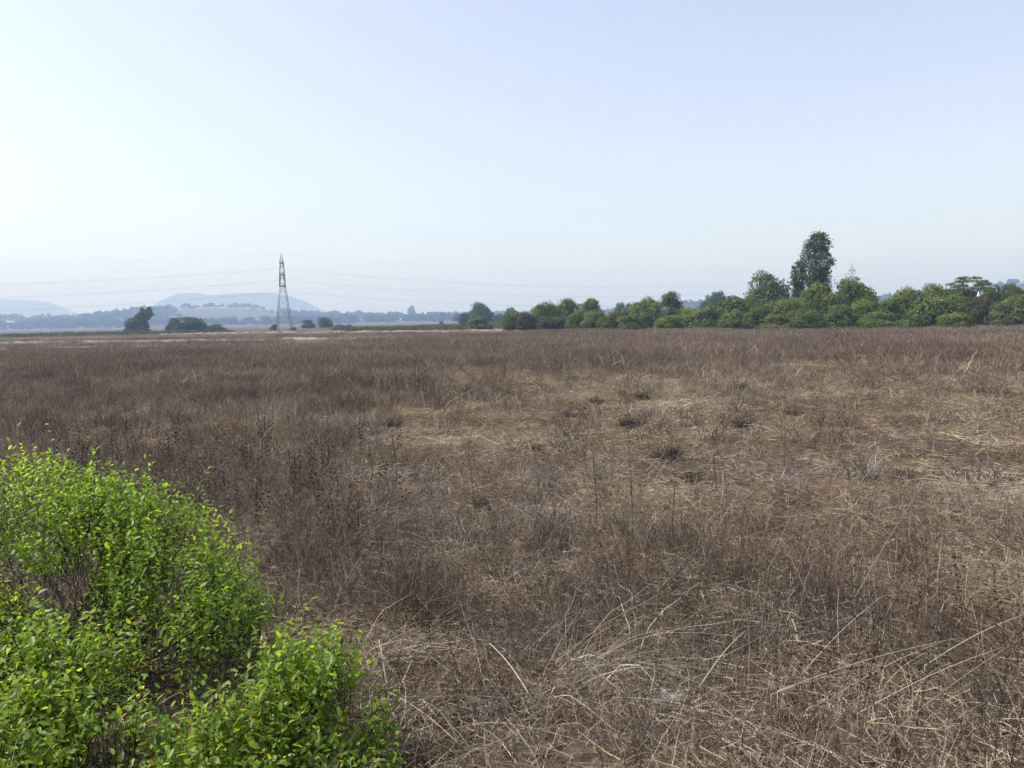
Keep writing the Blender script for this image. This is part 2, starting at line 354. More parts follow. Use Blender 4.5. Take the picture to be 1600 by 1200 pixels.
def unit_lobes(seed, n=9, sq=1.0):
    """a bushy outline inside a unit: width 1 (radius .5), height 1"""
    g = np.random.default_rng(seed); L = [[0, 0, .36, .28, .28, .32]]
    for k in range(n):
        a = g.random() * 6.28; r = .30 * math.sqrt(g.random()); z = .22 + .55 * g.random() * (1 - r)
        s = .15 + .13 * g.random(); L.append([r * math.cos(a), r * math.sin(a), z, s * 1.1, s * 1.1, s * sq])
    for k in range(7):
        a = k * .9 + g.random() * .5; q = .16 + .06 * g.random(); L.append([.33 * math.cos(a), .33 * math.sin(a), .16 + .2 * g.random(), q, q, q]); L.append([.31 * math.cos(a + .4), .31 * math.sin(a + .4), .05, .17, .17, .13])
    return L
PROTO = {}
def proto(kind, v):
    key = (kind, v)
    if key not in PROTO:
        s = 100 + v * 13 + sum(ord(ch) for ch in kind); lb = unit_lobes(s, 8 + v % 4)
        mt = {'shrub': M['shrub'], 'tree': M['tree'], 'brown': M['brownshrub']}[kind]
        cm = crown_mesh('crown', s, lb, 9800, .044, mt); co = np.empty(len(cm.vertices) * 3, np.float32); cm.vertices.foreach_get('co', co); co = co.reshape(-1, 3)
        tm = limbs_mesh('trunk', s, 1.0, lb, .035); k2 = Matrix.Diagonal((.5 / np.percentile(np.abs(co[:, 0]), 98), .5 / np.percentile(np.abs(co[:, 1]), 98), 1 / np.percentile(co[:, 2], 99.2), 1))
        cm.transform(k2); tm.transform(k2); PROTO[key] = (cm, tm)
    return PROTO[key]
def plant(name, label, cat, px, top, wpx, D, kind='shrub', v=0, group=None, rot=None, meshes=None, dz=0.0):
    x = X(px, D); zb = float(terrain(x, D)) + dz; h = Z(px, top, D) - zb; wd = wpx / F * D
    cr, tr = meshes or proto(kind, v)
    if rot is None: rot = (px * 2.399) % 6.283
    e = empty(name, (x, D, zb), rot, (wd * 1.06, wd * 1.06, h))
    obj('trunk', tr, e); obj('crown', cr, e)
    return tag(e, label, cat, group)

# the thicket on the right: (column, top row, width in px, distance, variant, kind, name, label)
TH = [
 (803, 487, 34, 172, 0, 'shrub', 'leftmost small green shrub of the right-hand thicket'),
 (823, 489, 30, 168, 1, 'brown', 'dull brownish shrub second from the thicket\'s left end'),
 (846, 474, 36, 172, 2, 'shrub', 'green shrub third from the thicket\'s left end, level topped'),
 (867, 476, 30, 176, 3, 'shrub', 'green shrub squeezed left of the taller light-topped one near the thicket\'s left end'),
 (887, 468, 36, 174, 4, 'shrub', 'light-topped taller shrub in the thicket\'s left group'),
 (918, 469, 42, 170, 5, 'shrub', 'round-headed shrub closing the thicket\'s left group'),
 (899, 489, 28, 160, 0, 'shrub', 'low shrub in front of the thicket\'s left group'),
 (862, 495, 44, 164, 3, 'brown', 'low dry scrub along the foot of the thicket\'s left group'),
 (926, 486, 34, 156, 1, 'shrub', 'low pale green shrub under the round-headed one'),
 (951, 492, 32, 150, 2, 'shrub', 'small low shrub in the dip of the thicket skyline'),
 (968, 487, 34, 148, 3, 'shrub', 'yellowish shrub rising right of the thicket\'s skyline dip'),
 (990, 491, 42, 138, 4, 'shrub', 'dark round shrub standing forward of the thicket\'s left half'),
 (1000, 474, 40, 148, 5, 'shrub', 'shrub directly behind the dark round forward one'),
 (1018, 467, 38, 152, 0, 'shrub', 'spiky-topped shrub left of the thicket\'s first small tree'),
 (1045, 493, 40, 136, 2, 'shrub', 'low front shrub below the thicket\'s first small tree'),
 (1080, 482, 40, 144, 3, 'shrub', 'shrub right beside the thicket\'s first small tree'),
 (1108, 479, 42, 138, 4, 'shrub', 'dense shrub in front of the bluish tree behind the thicket'),
 (1138, 465, 52, 140, 5, 'shrub', 'broad shrub halfway between the first small tree and the tall tree'),
 (1172, 466, 40, 142, 0, 'shrub', 'shrub at the left foot of the round-crowned tree'),
 (1150, 488, 46, 128, 1, 'shrub', 'low front shrub left of the round-crowned tree'),
 (1186, 480, 44, 126, 2, 'shrub', 'low front shrub below the round-crowned tree'),
 (1225, 468, 54, 130, 3, 'shrub', 'dark-centred shrub in front of the tall tree\'s companion'),
 (1212, 492, 44, 118, 4, 'shrub', 'lowest front shrub left of the tall tree'),
 (1266, 446, 66, 134, 5, 'shrub', 'large shrub hiding the trunk of the tall tree'),
 (1290, 458, 56, 128, 1, 'shrub', 'wide shrub at the right foot of the tall tree'),
 (1256, 484, 50, 118, 0, 'shrub', 'low front shrub below the tall tree'),
 (1335, 438, 62, 130, 2, 'shrub', 'tallest rounded shrub, right below the far pylon'),
 (1318, 478, 48, 116, 3, 'shrub', 'low front shrub left below the tallest rounded shrub'),
 (1352, 466, 46, 120, 4, 'shrub', 'light green shrub on the right flank of the tallest rounded shrub'),
 (1386, 470, 44, 122, 5, 'shrub', 'shrub in the skyline dip right of the tallest rounded shrub'),
 (1372, 488, 50, 112, 1, 'shrub', 'low front shrub below the skyline dip right of the far pylon'),
 (1410, 452, 42, 124, 0, 'shrub', 'dark upright shrub right of the skyline dip'),
 (1432, 457, 38, 128, 2, 'shrub', 'shrub between the dark upright one and the big dark front one'),
 (1456, 462, 62, 116, 3, 'shrub', 'big dark front shrub left of the flat-topped tree'),
 (1458, 446, 48, 134, 4, 'shrub', 'sparse-topped shrub behind the big dark front shrub'),
 (1500, 462, 44, 122, 5, 'shrub', 'shrub under the left half of the flat-topped tree'),
 (1424, 490, 40, 108, 1, 'shrub', 'small low front shrub left of the big dark one'),
 (1494, 489, 44, 108, 0, 'shrub', 'small low front shrub right of the big dark one'),
 (1528, 465, 46, 114, 3, 'brown', 'dry brownish shrub in front of the white pointed roof'),
 (1550, 450, 40, 128, 2, 'shrub', 'shrub right behind the white pointed roof'),
 (1578, 446, 44, 124, 4, 'shrub', 'tall shrub near the right edge of the picture'),
 (1560, 474, 42, 112, 5, 'shrub', 'front shrub left of the picture\'s right edge'),
 (1598, 462, 52, 112, 1, 'shrub', 'shrub cut by the right edge of the picture'),
 (1645, 458, 60, 116, 3, 'shrub', 'shrub just past the right edge, its leaves reaching in'),
]
for px, top, wpx, D, v, kind, lab in TH:
    if px > 1625: continue
    plant('green_shrub' if kind == 'shrub' else 'dry_shrub', lab, 'shrub', px, top, wpx, D, kind, v, 'shrubs of the right-hand thicket')
plant('small_tree', 'first small tree standing out of the thicket, round headed', 'tree', 1050, 458, 36, 146, 'tree', 1)
plant('round_tree', 'round-crowned tree left of the tall tree', 'tree', 1200, 429, 64, 150, 'tree', 2)
plant('hazy_tree', 'bluish tree showing over the middle of the thicket', 'tree', 1114, 458, 36, 300, 'tree', 4)
plant('hazy_tree', 'small bluish tree in the dip at the thicket\'s left part', 'tree', 966, 474, 18, 330, 'tree', 0)
plant('hazy_tree', 'small bluish tree right beside the one in the skyline dip', 'tree', 981, 475, 14, 340, 'tree', 2)

# tall narrow tree
def column_tree(name, label, px, top, wpx, D, seed, n, foot=.2):
    x = X(px, D); zb = float(terrain(x, D)); H = Z(px, top, D) - zb; W = wpx / F * D
    g = np.random.default_rng(seed); L = []
    for z in np.linspace(foot, .985, 11):
        t = (z - foot) / (1 - foot); r = np.interp(t, [0, .15, .45, .7, .88, 1], [.20, .36, .45, .50, .45, .18]) * W
        for k in range(5):
            a = k * 1.257 + seed + z * 9 + g.normal() * .3; rr = r * (.45 + .4 * g.random()); s = W * (.13 + .10 * g.random())
            L.append([rr * math.cos(a), rr * math.sin(a), z * H - s * .8, s, s, s * 1.2])
    e = empty(name, (x, D, zb))
    obj('crown', crown_mesh('crown', seed + 3, L, n, .32, M['tree'], fill=.35, ragged=.35), e)
    obj('trunk', limbs_mesh('trunk', seed, H, L, .26), e)
    tag(e, label, 'tree')
column_tree('tall_tree', 'tall narrow tree rising far above the thicket', 1277, 366, 47, 148, 5, 11000, .3)
column_tree('companion_tree', 'slim lower tree touching the left side of the tall tree', 1248, 409, 25, 152, 8, 3800, .4)
def flat_tree():
    D = 140; px = 1510; x = X(px, D); zb = float(terrain(x, D)); H = Z(px, 429, D) - zb; W = 70 / F * D
    g = np.random.default_rng(15); L = []
    for k in range(22):
        a = g.random() * 6.28; r = W * .5 * math.sqrt(g.random()); z = H * (.97 - .30 * (r / (W * .5)) ** 2 - .05 * g.random())
        L.append([r * math.cos(a), r * math.sin(a), z, W * .12, W * .12, .35])
    for k in range(9):
        a = g.random() * 6.28; r = W * .3 * math.sqrt(g.random()); L.append([r * math.cos(a), r * math.sin(a), H * (.5 + .25 * g.random()), W * .14, W * .14, .8])
    e = empty('flat_topped_tree', (x, D, zb))
    obj('crown', crown_mesh('crown', 9, L, 5200, .32, M['pale_tree'], flat=.8), e)
    obj('trunk', limbs_mesh('trunk', 4, H, L, .22), e)
    tag(e, 'pale flat-topped tree with spreading crown on the right', 'tree')
flat_tree()

# lone trees and bushes out on the plain
def lone_leaning():
    D = 345; px = 216; x = X(px, D); zb = float(terrain(x, D)); m = D / F
    def lb(p, q, r, rz=None): return [X(p, D) - x, 0, Z(p, q, D) - zb, r * m, r * m, (rz or r) * m]
    L = [lb(207, 508, 11, 10), lb(218, 507, 12, 11), lb(226, 510, 8, 9), lb(204, 513, 9, 7), lb(214, 500, 7), lb(222, 497, 8), lb(226, 492, 8), lb(231, 489, 6), lb(235, 492, 6), lb(224, 486, 4, 6), lb(235, 485, 4, 6), lb(229, 497, 8), lb(196, 517, 4, 3), lb(206, 518, 11, 5), lb(218, 518, 11, 5), lb(228, 518, 8, 5)]
    e = empty('leaning_tree', (x, D, zb))
    obj('crown', crown_mesh('crown', 11, L, 6000, .75, M['tree'], ragged=.3), e); obj('trunk', limbs_mesh('trunk', 6, 9, L, .3), e)
    tag(e, 'lone dark tree leaning right, with a ragged top, left of the pylon', 'tree')
lone_leaning()
plant('dark_tree', 'broad dark bushy tree standing between the leaning tree and the pylon', 'tree', 296, 496, 44, 350, 'tree', 5)
plant('dark_bush', 'small dark bush on the left side of the broad bushy tree', 'bush', 276, 497, 18, 352, 'tree', 0)
plant('dark_bush', 'thin low bush left of the broad bushy tree', 'bush', 266, 505, 14, 352, 'brown', 1)
plant('dark_bush', 'low rounded bush right of the broad bushy tree', 'bush', 338, 507, 28, 352, 'tree', 2)
plant('dark_bush', 'tiny bush touching the low rounded bush on its left', 'bush', 322, 511, 18, 356, 'tree', 4)
plant('dark_bush', 'small bush at the left foot of the pylon', 'bush', 428, 507, 13, 338, 'tree', 3)
plant('dark_bush', 'tiny bush at the right foot of the pylon', 'bush', 458, 511, 8, 336, 'tree', 1)
plant('dark_bush', 'round dark bush right of the pylon', 'bush', 482, 500, 20, 420, 'tree', 1)
plant('dark_tree', 'small dark square-crowned tree right of the pylon', 'tree', 508, 496, 22, 415, 'tree', 3)
plant('dark_bush', 'low flat bush right of the square-crowned tree', 'bush', 530, 507, 16, 410, 'tree', 2)
plant('dark_bush', 'small dot-like bush farther right of the square-crowned tree', 'bush', 546, 507, 10, 410, 'tree', 5)
plant('dark_bush', 'little bush alone on the plain left of the hazy tree', 'bush', 690, 502, 7, 430, 'tree', 0)
plant('hazy_tree', 'big bluish round tree behind the distant green bush', 'tree', 752, 474, 38, 430, 'tree', 2)
plant('hazy_tree', 'small bluish tree at the left side of the big bluish tree', 'tree', 726, 490, 18, 400, 'tree', 4)
plant('hazy_tree', 'bluish pointed tree between the big bluish tree and the thicket', 'tree', 799, 481, 14, 480, 'tree', 3)
plant('hazy_tree', 'low bluish trees\' nearest bush right of the big bluish tree', 'bush', 781, 492, 20, 460, 'tree', 1)
plant('green_bush', 'lone green bush on the plain left of the thicket', 'bush', 752, 495, 36, 205, 'shrub', 4)

# far woods that read as one mass, with clearings where the houses stand
def ridge_z(base, ridge, x, D):
    base = np.asarray(base, float); hz = float(np.interp(x, base[:, 0], base[:, 1])); t = min(max((D - ridge[0]) / (ridge[1] - ridge[0]), 0), 1)
    return hz * math.sin(min(t / .62, 1) * math.pi / 2) ** 1.4 * (math.cos((t - .62) / .38 * math.pi / 2) if t > .62 else 1)
HOUSE_SPEC = [('topmost of the pale-roofed houses in the far wood right of the pylon', 629, 488, 13, 8, .1), ('widest pale-roofed house, in the middle of the far wood', 634, 493, 14, 8, -.1),
 ('pale-roofed house rightmost in the far wood', 653, 493, 10, 7, .2), ('pale-roofed house lower left of the others right of the pylon', 600, 495, 11, 7, 0),
 ('small pale-roofed house halfway between pylon and the other houses', 563, 498, 9, 6, .3), ('long pale-roofed shed in the wood at the left edge', 17, 503, 34, 9, .05),
 ('low house under the left group of houses', 626, 498, 10, 7, -.2)]
HOUSES = []
for lab, px, py, wd, dp, rz in HOUSE_SPEC:
    best = min(np.arange(1510, 2380, 10), key=lambda D: abs(ridge_z(RIDGE_L, (1500, 2950), X(px, D), D) + 4.5 - Z(px, py, D)))
    HOUSES.append((px, float(best), wd / F * 1209 / best * F / 2))
def wood(name, label, spec, D0, D1, n, seed, prof, ridge, keep=None, hmin=8, hmax=14):
    g = np.random.default_rng(seed); Vs = []; Ts = []; m = 44
    base = np.array(prof, float)
    for k in range(n):
        D = D0 + (D1 - D0) * g.random(); px = spec[0] + (spec[1] - spec[0]) * g.random()
        if keep and not keep(px, (D - D0) / (D1 - D0), g): continue
        if any(abs(px - hp) < hw_ + 3 and hd - 330 < D < hd + 12 for hp, hd, hw_ in HOUSES): continue
        x = X(px, D)
        z0 = ridge_z(base, ridge, x, D) - .8
        h = hmin + (hmax - hmin) * g.random() ** 1.5; r = h * (.32 + .25 * g.random())
        d = norm(g.normal(size=(m, 3))); d[:, 2] = np.abs(d[:, 2]) * 1.2 - .5
        P = np.array([x, D, z0 + h * .58]) + d * np.array([r, r, h * .46]) * (.7 + .3 * g.random((m, 1))) * (1 + .25 * np.sin(d[:, :1] * 6 + k))
        nr = norm(d + g.normal(size=(m, 3)) * .6); tt = norm(np.cross(nr, g.normal(size=(m, 3)))); bb = np.cross(nr, tt)
        s = h * .17 * (.6 + .8 * g.random((m, 1)))
        Vs.append(np.stack([P - tt * s, P + bb * s * .7, P + tt * s, P - bb * s * .7], 1).reshape(-1, 3)); Ts.append(np.full(m * 4, g.random() * .8 + .1))
    V = np.concatenate(Vs); i = np.arange(len(V) // 4)[:, None] * 4 + np.arange(4)[None]
    tag(obj(name, mesh_np(name, V, [i], M['wood'], tint=np.concatenate(Ts))), label, 'wood', kind='stuff')
wood('far_wood', 'hazy blue wood along the foot of the left horizon', (-150, 960), 1480, 1900, 1500, 31, RIDGE_L, (1500, 2950), keep=lambda p, t, g: not (285 < p < 430 and t > .5), hmin=9, hmax=20)
wood('far_wood', 'row of hazy trees on the crest of the low ridge', (-150, 960), 1900, 2420, 1300, 32, RIDGE_L, (1500, 2950), keep=lambda p, t, g: (t > .66 if 275 < p < 440 else True), hmin=9, hmax=20)
wood('far_wood', 'hazy wood on the ridge behind the thicket', (960, 1800), 1390, 1850, 1500, 33, RIDGE_R, (1400, 2045), hmin=9, hmax=19)
wood('far_wood', 'hazy bluish tree belt between the big bluish tree and the thicket', (700, 1000), 900, 1050, 90, 34, [(-3000, 0), (3000, 0)], (1, 2), hmin=8, hmax=15)
plant('ridge_tree', 'lone flat-headed tree standing above the far wood', 'tree', 644, 478, 11, 2150, 'tree', 2, dz=ridge_z(RIDGE_L, (1500, 2950), X(644, 2150), 2150))

# far houses with pale roofs
def house(label, px, D, wd, dp, h, rz, roof='roof'):
    x = X(px, D); z = ridge_z(RIDGE_L, (1500, 2950), x, D)
    e = empty('farmhouse', (x, D, z), rz); b = MB().box((0, 0, h / 2 - 1.5), (wd, dp, h + 3)); obj('wall', b.me('wall', M['mudwall']), e)
    r = MB(); o = .5; V = [(-wd / 2 - o, -dp / 2 - o, h), (wd / 2 + o, -dp / 2 - o, h), (wd / 2 + o, dp / 2 + o, h), (-wd / 2 - o, dp / 2 + o, h), (-wd / 2 - o, 0, h + 2.2), (wd / 2 + o, 0, h + 2.2)]
    r.add(V, [[0, 1, 5, 4], [2, 3, 4, 5], [0, 3, 2, 1]], [[1, 2, 5], [3, 0, 4]]); obj('roof', r.me('roof', M[roof]), e)
    wm = MB().box((0, 0, 0), (1.1, .12, 1.2)).me('window', M['dark'])
    for k in (-.3, .32): obj('window', wm, e, (wd * k, -dp / 2, h * .55))
    obj('door', MB().box((0, 0, 0), (1.1, .12, 2.1)).me('door', M['door']), e, (0, -dp / 2, 1.05))
    tag(e, label, 'house', 'pale-roofed houses in the far wood')
for (lab, px, py, wd, dp, rz), (_, D, _) in zip(HOUSE_SPEC, HOUSES): house(lab, px, D, wd, dp, 3.0, rz)

def shrine():
    D = 131; px = 1528; x = X(px, D); zb = float(terrain(x, D)); zt = Z(px, 455, D) - zb
    e = empty('white_shrine', (x, D, zb)); s = .33
    obj('tower', MB().box((0, 0, (zt - 1.7) / 2), (s * 2, s * 2, zt - 1.7)).me('tower', M['wall']), e)
    sp = MB(); rr = [(.0, 1.15), (.12, 1.15), (.14, 1.0), (.9, .6), (1.4, .28), (1.68, .04)]
    sp.tube([(0, 0, zt - 1.7 + a) for a, b in rr], [b * s * 1.1 for a, b in rr], 8); obj('spire', sp.me('spire', M['wall']), e)
    obj('finial', MB().tube([(0, 0, zt - .05), (0, 0, zt + .3)], [.05, .015], 6).me('finial', M['bund']), e)
    obj('window', MB().box((0, -s, zt - 2.6), (.5, .06, .8)).me('window', M['dark']), e)
    tag(e, 'small white pointed roof showing between the trees on the right', 'shrine')
shrine()

# ------------------------------------------------------------------ pylons and wires
P1 = np.array([X(444, 340), 340.0]); P2 = np.array([X(1330, 486), 486.0]); P0 = P1 - (P2 - P1)
LD = (P2 - P1) / np.linalg.norm(P2 - P1); LA = np.array([-LD[1], LD[0]])
ARMS = [(29.0, 3.0), (24.0, 3.5), (19.0, 4.0)]; HT = 33.4
def hw(z): return float(np.interp(z, [0, 19, 29, 31.0, 33.4], [3.1, 1.15, .78, .5, .05]))
def pylon(p, label):
    zb = float(terrain(*p)); e = empty('pylon', (p[0], p[1], zb), math.atan2(LD[1], LD[0]))
    q = [(-1, -1), (1, -1), (1, 1), (-1, 1)]; lv = [.3, 5.5, 10, 13.5, 16.5, 19, 21.5, 24, 26.5, 29]
    for sx, sy in q:
        m = MB(); zs = [.3, 19, 29]
        for a, b in zip(zs[:-1], zs[1:]): m.bar((sx * hw(a), sy * hw(a), a), (sx * hw(b), sy * hw(b), b), .26)
        obj('leg', m.me('leg', M['steel']), e)
        obj('footing', MB().tube([(sx * 3.15, sy * 3.15, -.3), (sx * 3.1, sy * 3.1, 1.5)], [.55, .42], 8).me('footing', M['concrete']), e)
        obj('peak_bar', MB().bar((sx * .78, sy * .78, 29), (0, 0, HT), .2).me('peak_bar', M['steel']), e)
    for k in range(4):
        a, b = np.array(q[k]), np.array(q[(k + 1) % 4]); m = MB()
        for z0, z1 in zip(lv[:-1], lv[1:]):
            A0, B0, A1, B1 = (*(a * hw(z0)), z0), (*(b * hw(z0)), z0), (*(a * hw(z1)), z1), (*(b * hw(z1)), z1)
            m.bar(A0, B1, .07); m.bar(B0, A1, .07)
            if z1 < 18: m.bar(A1, B1, .06)
        obj('bracing', m.me('bracing', M['steel']), e)
        for z in (19, 24, 29): obj('belt', MB().bar((*(a * hw(z)), z), (*(b * hw(z)), z), .2).me('belt', M['steel']), e)
    for z, al in ARMS:
        for s in (-1, 1):
            m = MB(); tip = (0, s * al, z + .15); hh = hw(z)
            for sx in (-1, 1):
                m.bar((sx * hh, s * hh, z), tip, .24); m.bar((sx * hw(z + 1.5), s * hw(z + 1.5), z + 1.5), tip, .18)
            for t in (.35, .65):
                a = [np.array((sx * hh * (1 - t), s * (hh + (al - hh) * t), z + .15 * t)) for sx in (-1, 1)]
                m.bar(a[0], a[1], .08)
                m.bar(a[0], a[0] + np.array([0, 0, 1.5 * (1 - t)]), .07)
            arm = obj('cross_arm', m.me('cross_arm', M['steel']), e)
            i = MB(); zz = np.linspace(0, -2.2, 23); i.tube([(0, s * al, z + .1 + a) for a in zz], [.05 if k % 2 else .13 for k in range(23)], 6)
            obj('insulator', i.me('insulator', M['insul']), arm)
    tag(e, label, 'pylon', 'pylons of the power line')
pylon(P1, 'steel lattice pylon standing on the plain, cross-arms seen end-on')
pylon(P2, 'faint far pylon whose top shows over the thicket')
NM = {29.0: 'top', 24.0: 'middle', 19.0: 'bottom'}
def wire(a, b, za, zb, off, sag, label):
    t = np.linspace(0, 1, 49); pa = a + LA * off; pb = b + LA * off
    P = np.stack([pa[0] + (pb[0] - pa[0]) * t, pa[1] + (pb[1] - pa[1]) * t, za + (zb - za) * t - 4 * sag * t * (1 - t)], -1)
    P0_ = P[0].copy(); o = obj('power_line', MB().tube(P - P0_, .017, 5).me('power_line', M['wire'], True)); o.location = P0_
    tag(o, label, 'wire', 'wires of the power line')
for z, al in ARMS:
    for s, nm in ((-1, 'nearer'), (1, 'farther')):
        wire(P1, P0, z - 2.1, z - 2.1, s * al, 8.6, f'{nm} {NM[z]} wire running from the near pylon off the left edge')
        wire(P1, P2, z - 2.1, z - 2.1, s * al, 8.2, f'{nm} {NM[z]} wire sagging between the two pylons')
wire(P1, P0, HT, HT, 0, 7.4, 'thin earth wire from the near pylon\'s tip to the left edge')
wire(P1, P2, HT, HT, 0, 7.0, 'thin earth wire joining the tips of both pylons')

# ------------------------------------------------------------------ dry grass: ribbons, tufts, scatter
def ribbons(base, d, L, bend, wdt, segs=4, g=rng, taper=.25, kink=.018):
    """blades along base + L*(s*d + s^2*bend)"""
    n = len(base); s = np.linspace(0, 1, segs + 1)
    P = base[:, None] + L[:, None, None] * (s[None, :, None] * d[:, None] + (s ** 2)[None, :, None] * bend[:, None])
    if kink: P = P + np.cumsum(g.normal(size=P.shape) * (s > 0)[None, :, None], axis=1) * L[:, None, None] * kink
    side = norm(np.cross(d + bend * .5, g.normal(size=(n, 3))))
    wv = wdt[:, None] * (1 - (1 - taper) * s[None] ** 1.5) * .5
    A = P + side[:, None] * wv[..., None]; B = P - side[:, None] * wv[..., None]
    V = np.stack([A, B], 2).reshape(-1, 3); k = 2 * (segs + 1)
    i = (np.arange(n)[:, None] * k + np.arange(segs)[None] * 2)
    Q = np.stack([i, i + 1, i + 3, i + 2], -1).reshape(-1, 4)
    return V, Q, np.repeat(g.random(n) * .999, k), P
class RB:
    def __init__(s): s.V = []; s.Q = []; s.T = []; s.M = []; s.n = 0
    def add(s, V, Q, T, mi=0): s.V.append(V); s.Q.append(Q + s.n); s.T.append(T); s.M.append(np.full(len(Q), mi)); s.n += len(V)
    def me(s, name, mats): return mesh_np(name, np.concatenate(s.V), [np.concatenate(s.Q)], mats, tint=np.concatenate(s.T), mat_idx=np.concatenate(s.M))
def disc(g, n, r): a = g.random(n) * 6.283; q = r * np.sqrt(g.random(n)); return np.stack([q * np.cos(a), q * np.sin(a), np.zeros(n)], -1)
def leans(g, n, spread, up=1.0):
    v = g.normal(size=(n, 3)) * spread; v[:, 2] = up; return norm(v)

def t_upright(seed, n=34, r=.22, h=.62, wd=.0042, twigs=2, mi=0, spread=.2, bendk=.25):
    g = np.random.default_rng(seed); rb = RB(); b = disc(g, n, r); b[:, 2] = -.03
    d = leans(g, n, spread); L = h * (.5 + .6 * g.random(n)); bend = g.normal(size=(n, 3)) * bendk * np.array([1, 1, .3]); bend[:, 2] -= .08
    V, Q, T, P = ribbons(b, d, L, bend, wd * (.7 + .7 * g.random(n)), 4, g); rb.add(V, Q, T, mi)
    for k in range(twigs):
        j = 1 + g.integers(1, 4, n); st = P[np.arange(n), j]; dd = norm(d * .6 + g.normal(size=(n, 3)) * .7 + np.array([0, 0, .2]))
        V, Q, T, _ = ribbons(st, dd, L * (.12 + .22 * g.random(n)), g.normal(size=(n, 3)) * .3, np.full(n, wd * .7), 2, g); rb.add(V, Q, T, mi)
    return rb
def t_arch(seed, n=26, r=.12, h=.75, wd=.006, droop=.75, spread=.35, wind=None):
    g = np.random.default_rng(seed); rb = RB(); b = disc(g, n, r); b[:, 2] = -.03
    d = leans(g, n, spread)
    if wind is not None: d = norm(d + np.array([math.cos(wind), math.sin(wind), 0]) * (.15 + .5 * g.random((n, 1))))
    bend = np.stack([d[:, 0], d[:, 1], np.zeros(n)], -1) * 1.1 + g.normal(size=(n, 3)) * .15; bend[:, 2] = -droop * (.4 + .9 * g.random(n))
    V, Q, T, P = ribbons(b, d, h * (.5 + .6 * g.random(n)), bend, wd * (.6 + .7 * g.random(n)), 7, g); rb.add(V, Q, T)
    return rb
def t_mat(seed, n=70, r=.42, wd=.006, ln=.26, thick=.10):
    g = np.random.default_rng(seed); rb = RB(); b = disc(g, n, r); b[:, 2] = .005 + thick * g.random(n) ** 2
    d = g.normal(size=(n, 3)); d[:, 2] = g.normal(size=n) * .18 + .05; d = norm(d)
    V, Q, T, P = ribbons(b, d, ln * (.35 + .9 * g.random(n)), g.normal(size=(n, 3)) * np.array([.3, .3, .12]), wd * (.6 + .8 * g.random(n)), 3, g); rb.add(V, Q, T)
    return rb
def square(g, n, a): v = np.zeros((n, 3)); v[:, :2] = (g.random((n, 2)) - .5) * a; return v
def t_patch(seed, n=170, r=1.1, h=.7, wd=.018, spread=.22):
    g = np.random.default_rng(seed); rb = RB(); b = square(g, n, r * 2); b[:, 2] = -.05
    hh = h * (.7 + .6 * fbm(b[:, 0] + seed * 9, b[:, 1], .9, 3))
    d = leans(g, n, spread); L = hh * (.45 + .65 * g.random(n)); bend = g.normal(size=(n, 3)) * .3; bend[:, 2] = -.15 * g.random(n)
    V, Q, T, P = ribbons(b, d, L, bend, wd * (.6 + .8 * g.random(n)), 3, g, taper=.4); rb.add(V, Q, T)
    return rb
def tile(makers, seed, a, k):
    """a square of sod: k tufts of the given kinds set out at random"""
    g = np.random.default_rng(seed); rb = RB(); off = square(g, k, a)
    for j in range(k):
        t = makers[int(g.integers(len(makers)))](int(g.integers(1 << 30))); s = .6 + .55 * g.random()
        for V, Q, T, mi in zip(t.V, t.Q, t.T, t.M):
            rb.V.append(V * s + off[j]); rb.T.append((T * .6 + .4 * g.random()) % .999); rb.M.append(mi)
        rb.Q += [Q + rb.n for Q in t.Q]; rb.n += t.n
    return rb
def t_herb(seed, n=60, r=.16, h=.22, sz=.022):
    g = np.random.default_rng(seed); b = disc(g, n, r); b[:, 2] = h * g.random(n) ** .8
    rb = RB(); d = leans(g, n, .8, .5); V, Q, T, P = ribbons(b, d, sz * (.7 + .6 * g.random(n)), g.normal(size=(n, 3)) * .2, np.full(n, sz * .6), 2, g); rb.add(V, Q, T, 0)
    V, Q, T, P = ribbons(disc(g, 12, r * .8), leans(g, 12, .4), np.full(12, h), g.normal(size=(12, 3)) * .2, np.full(12, .004), 3, g); rb.add(V, Q, T, 1)
    return rb

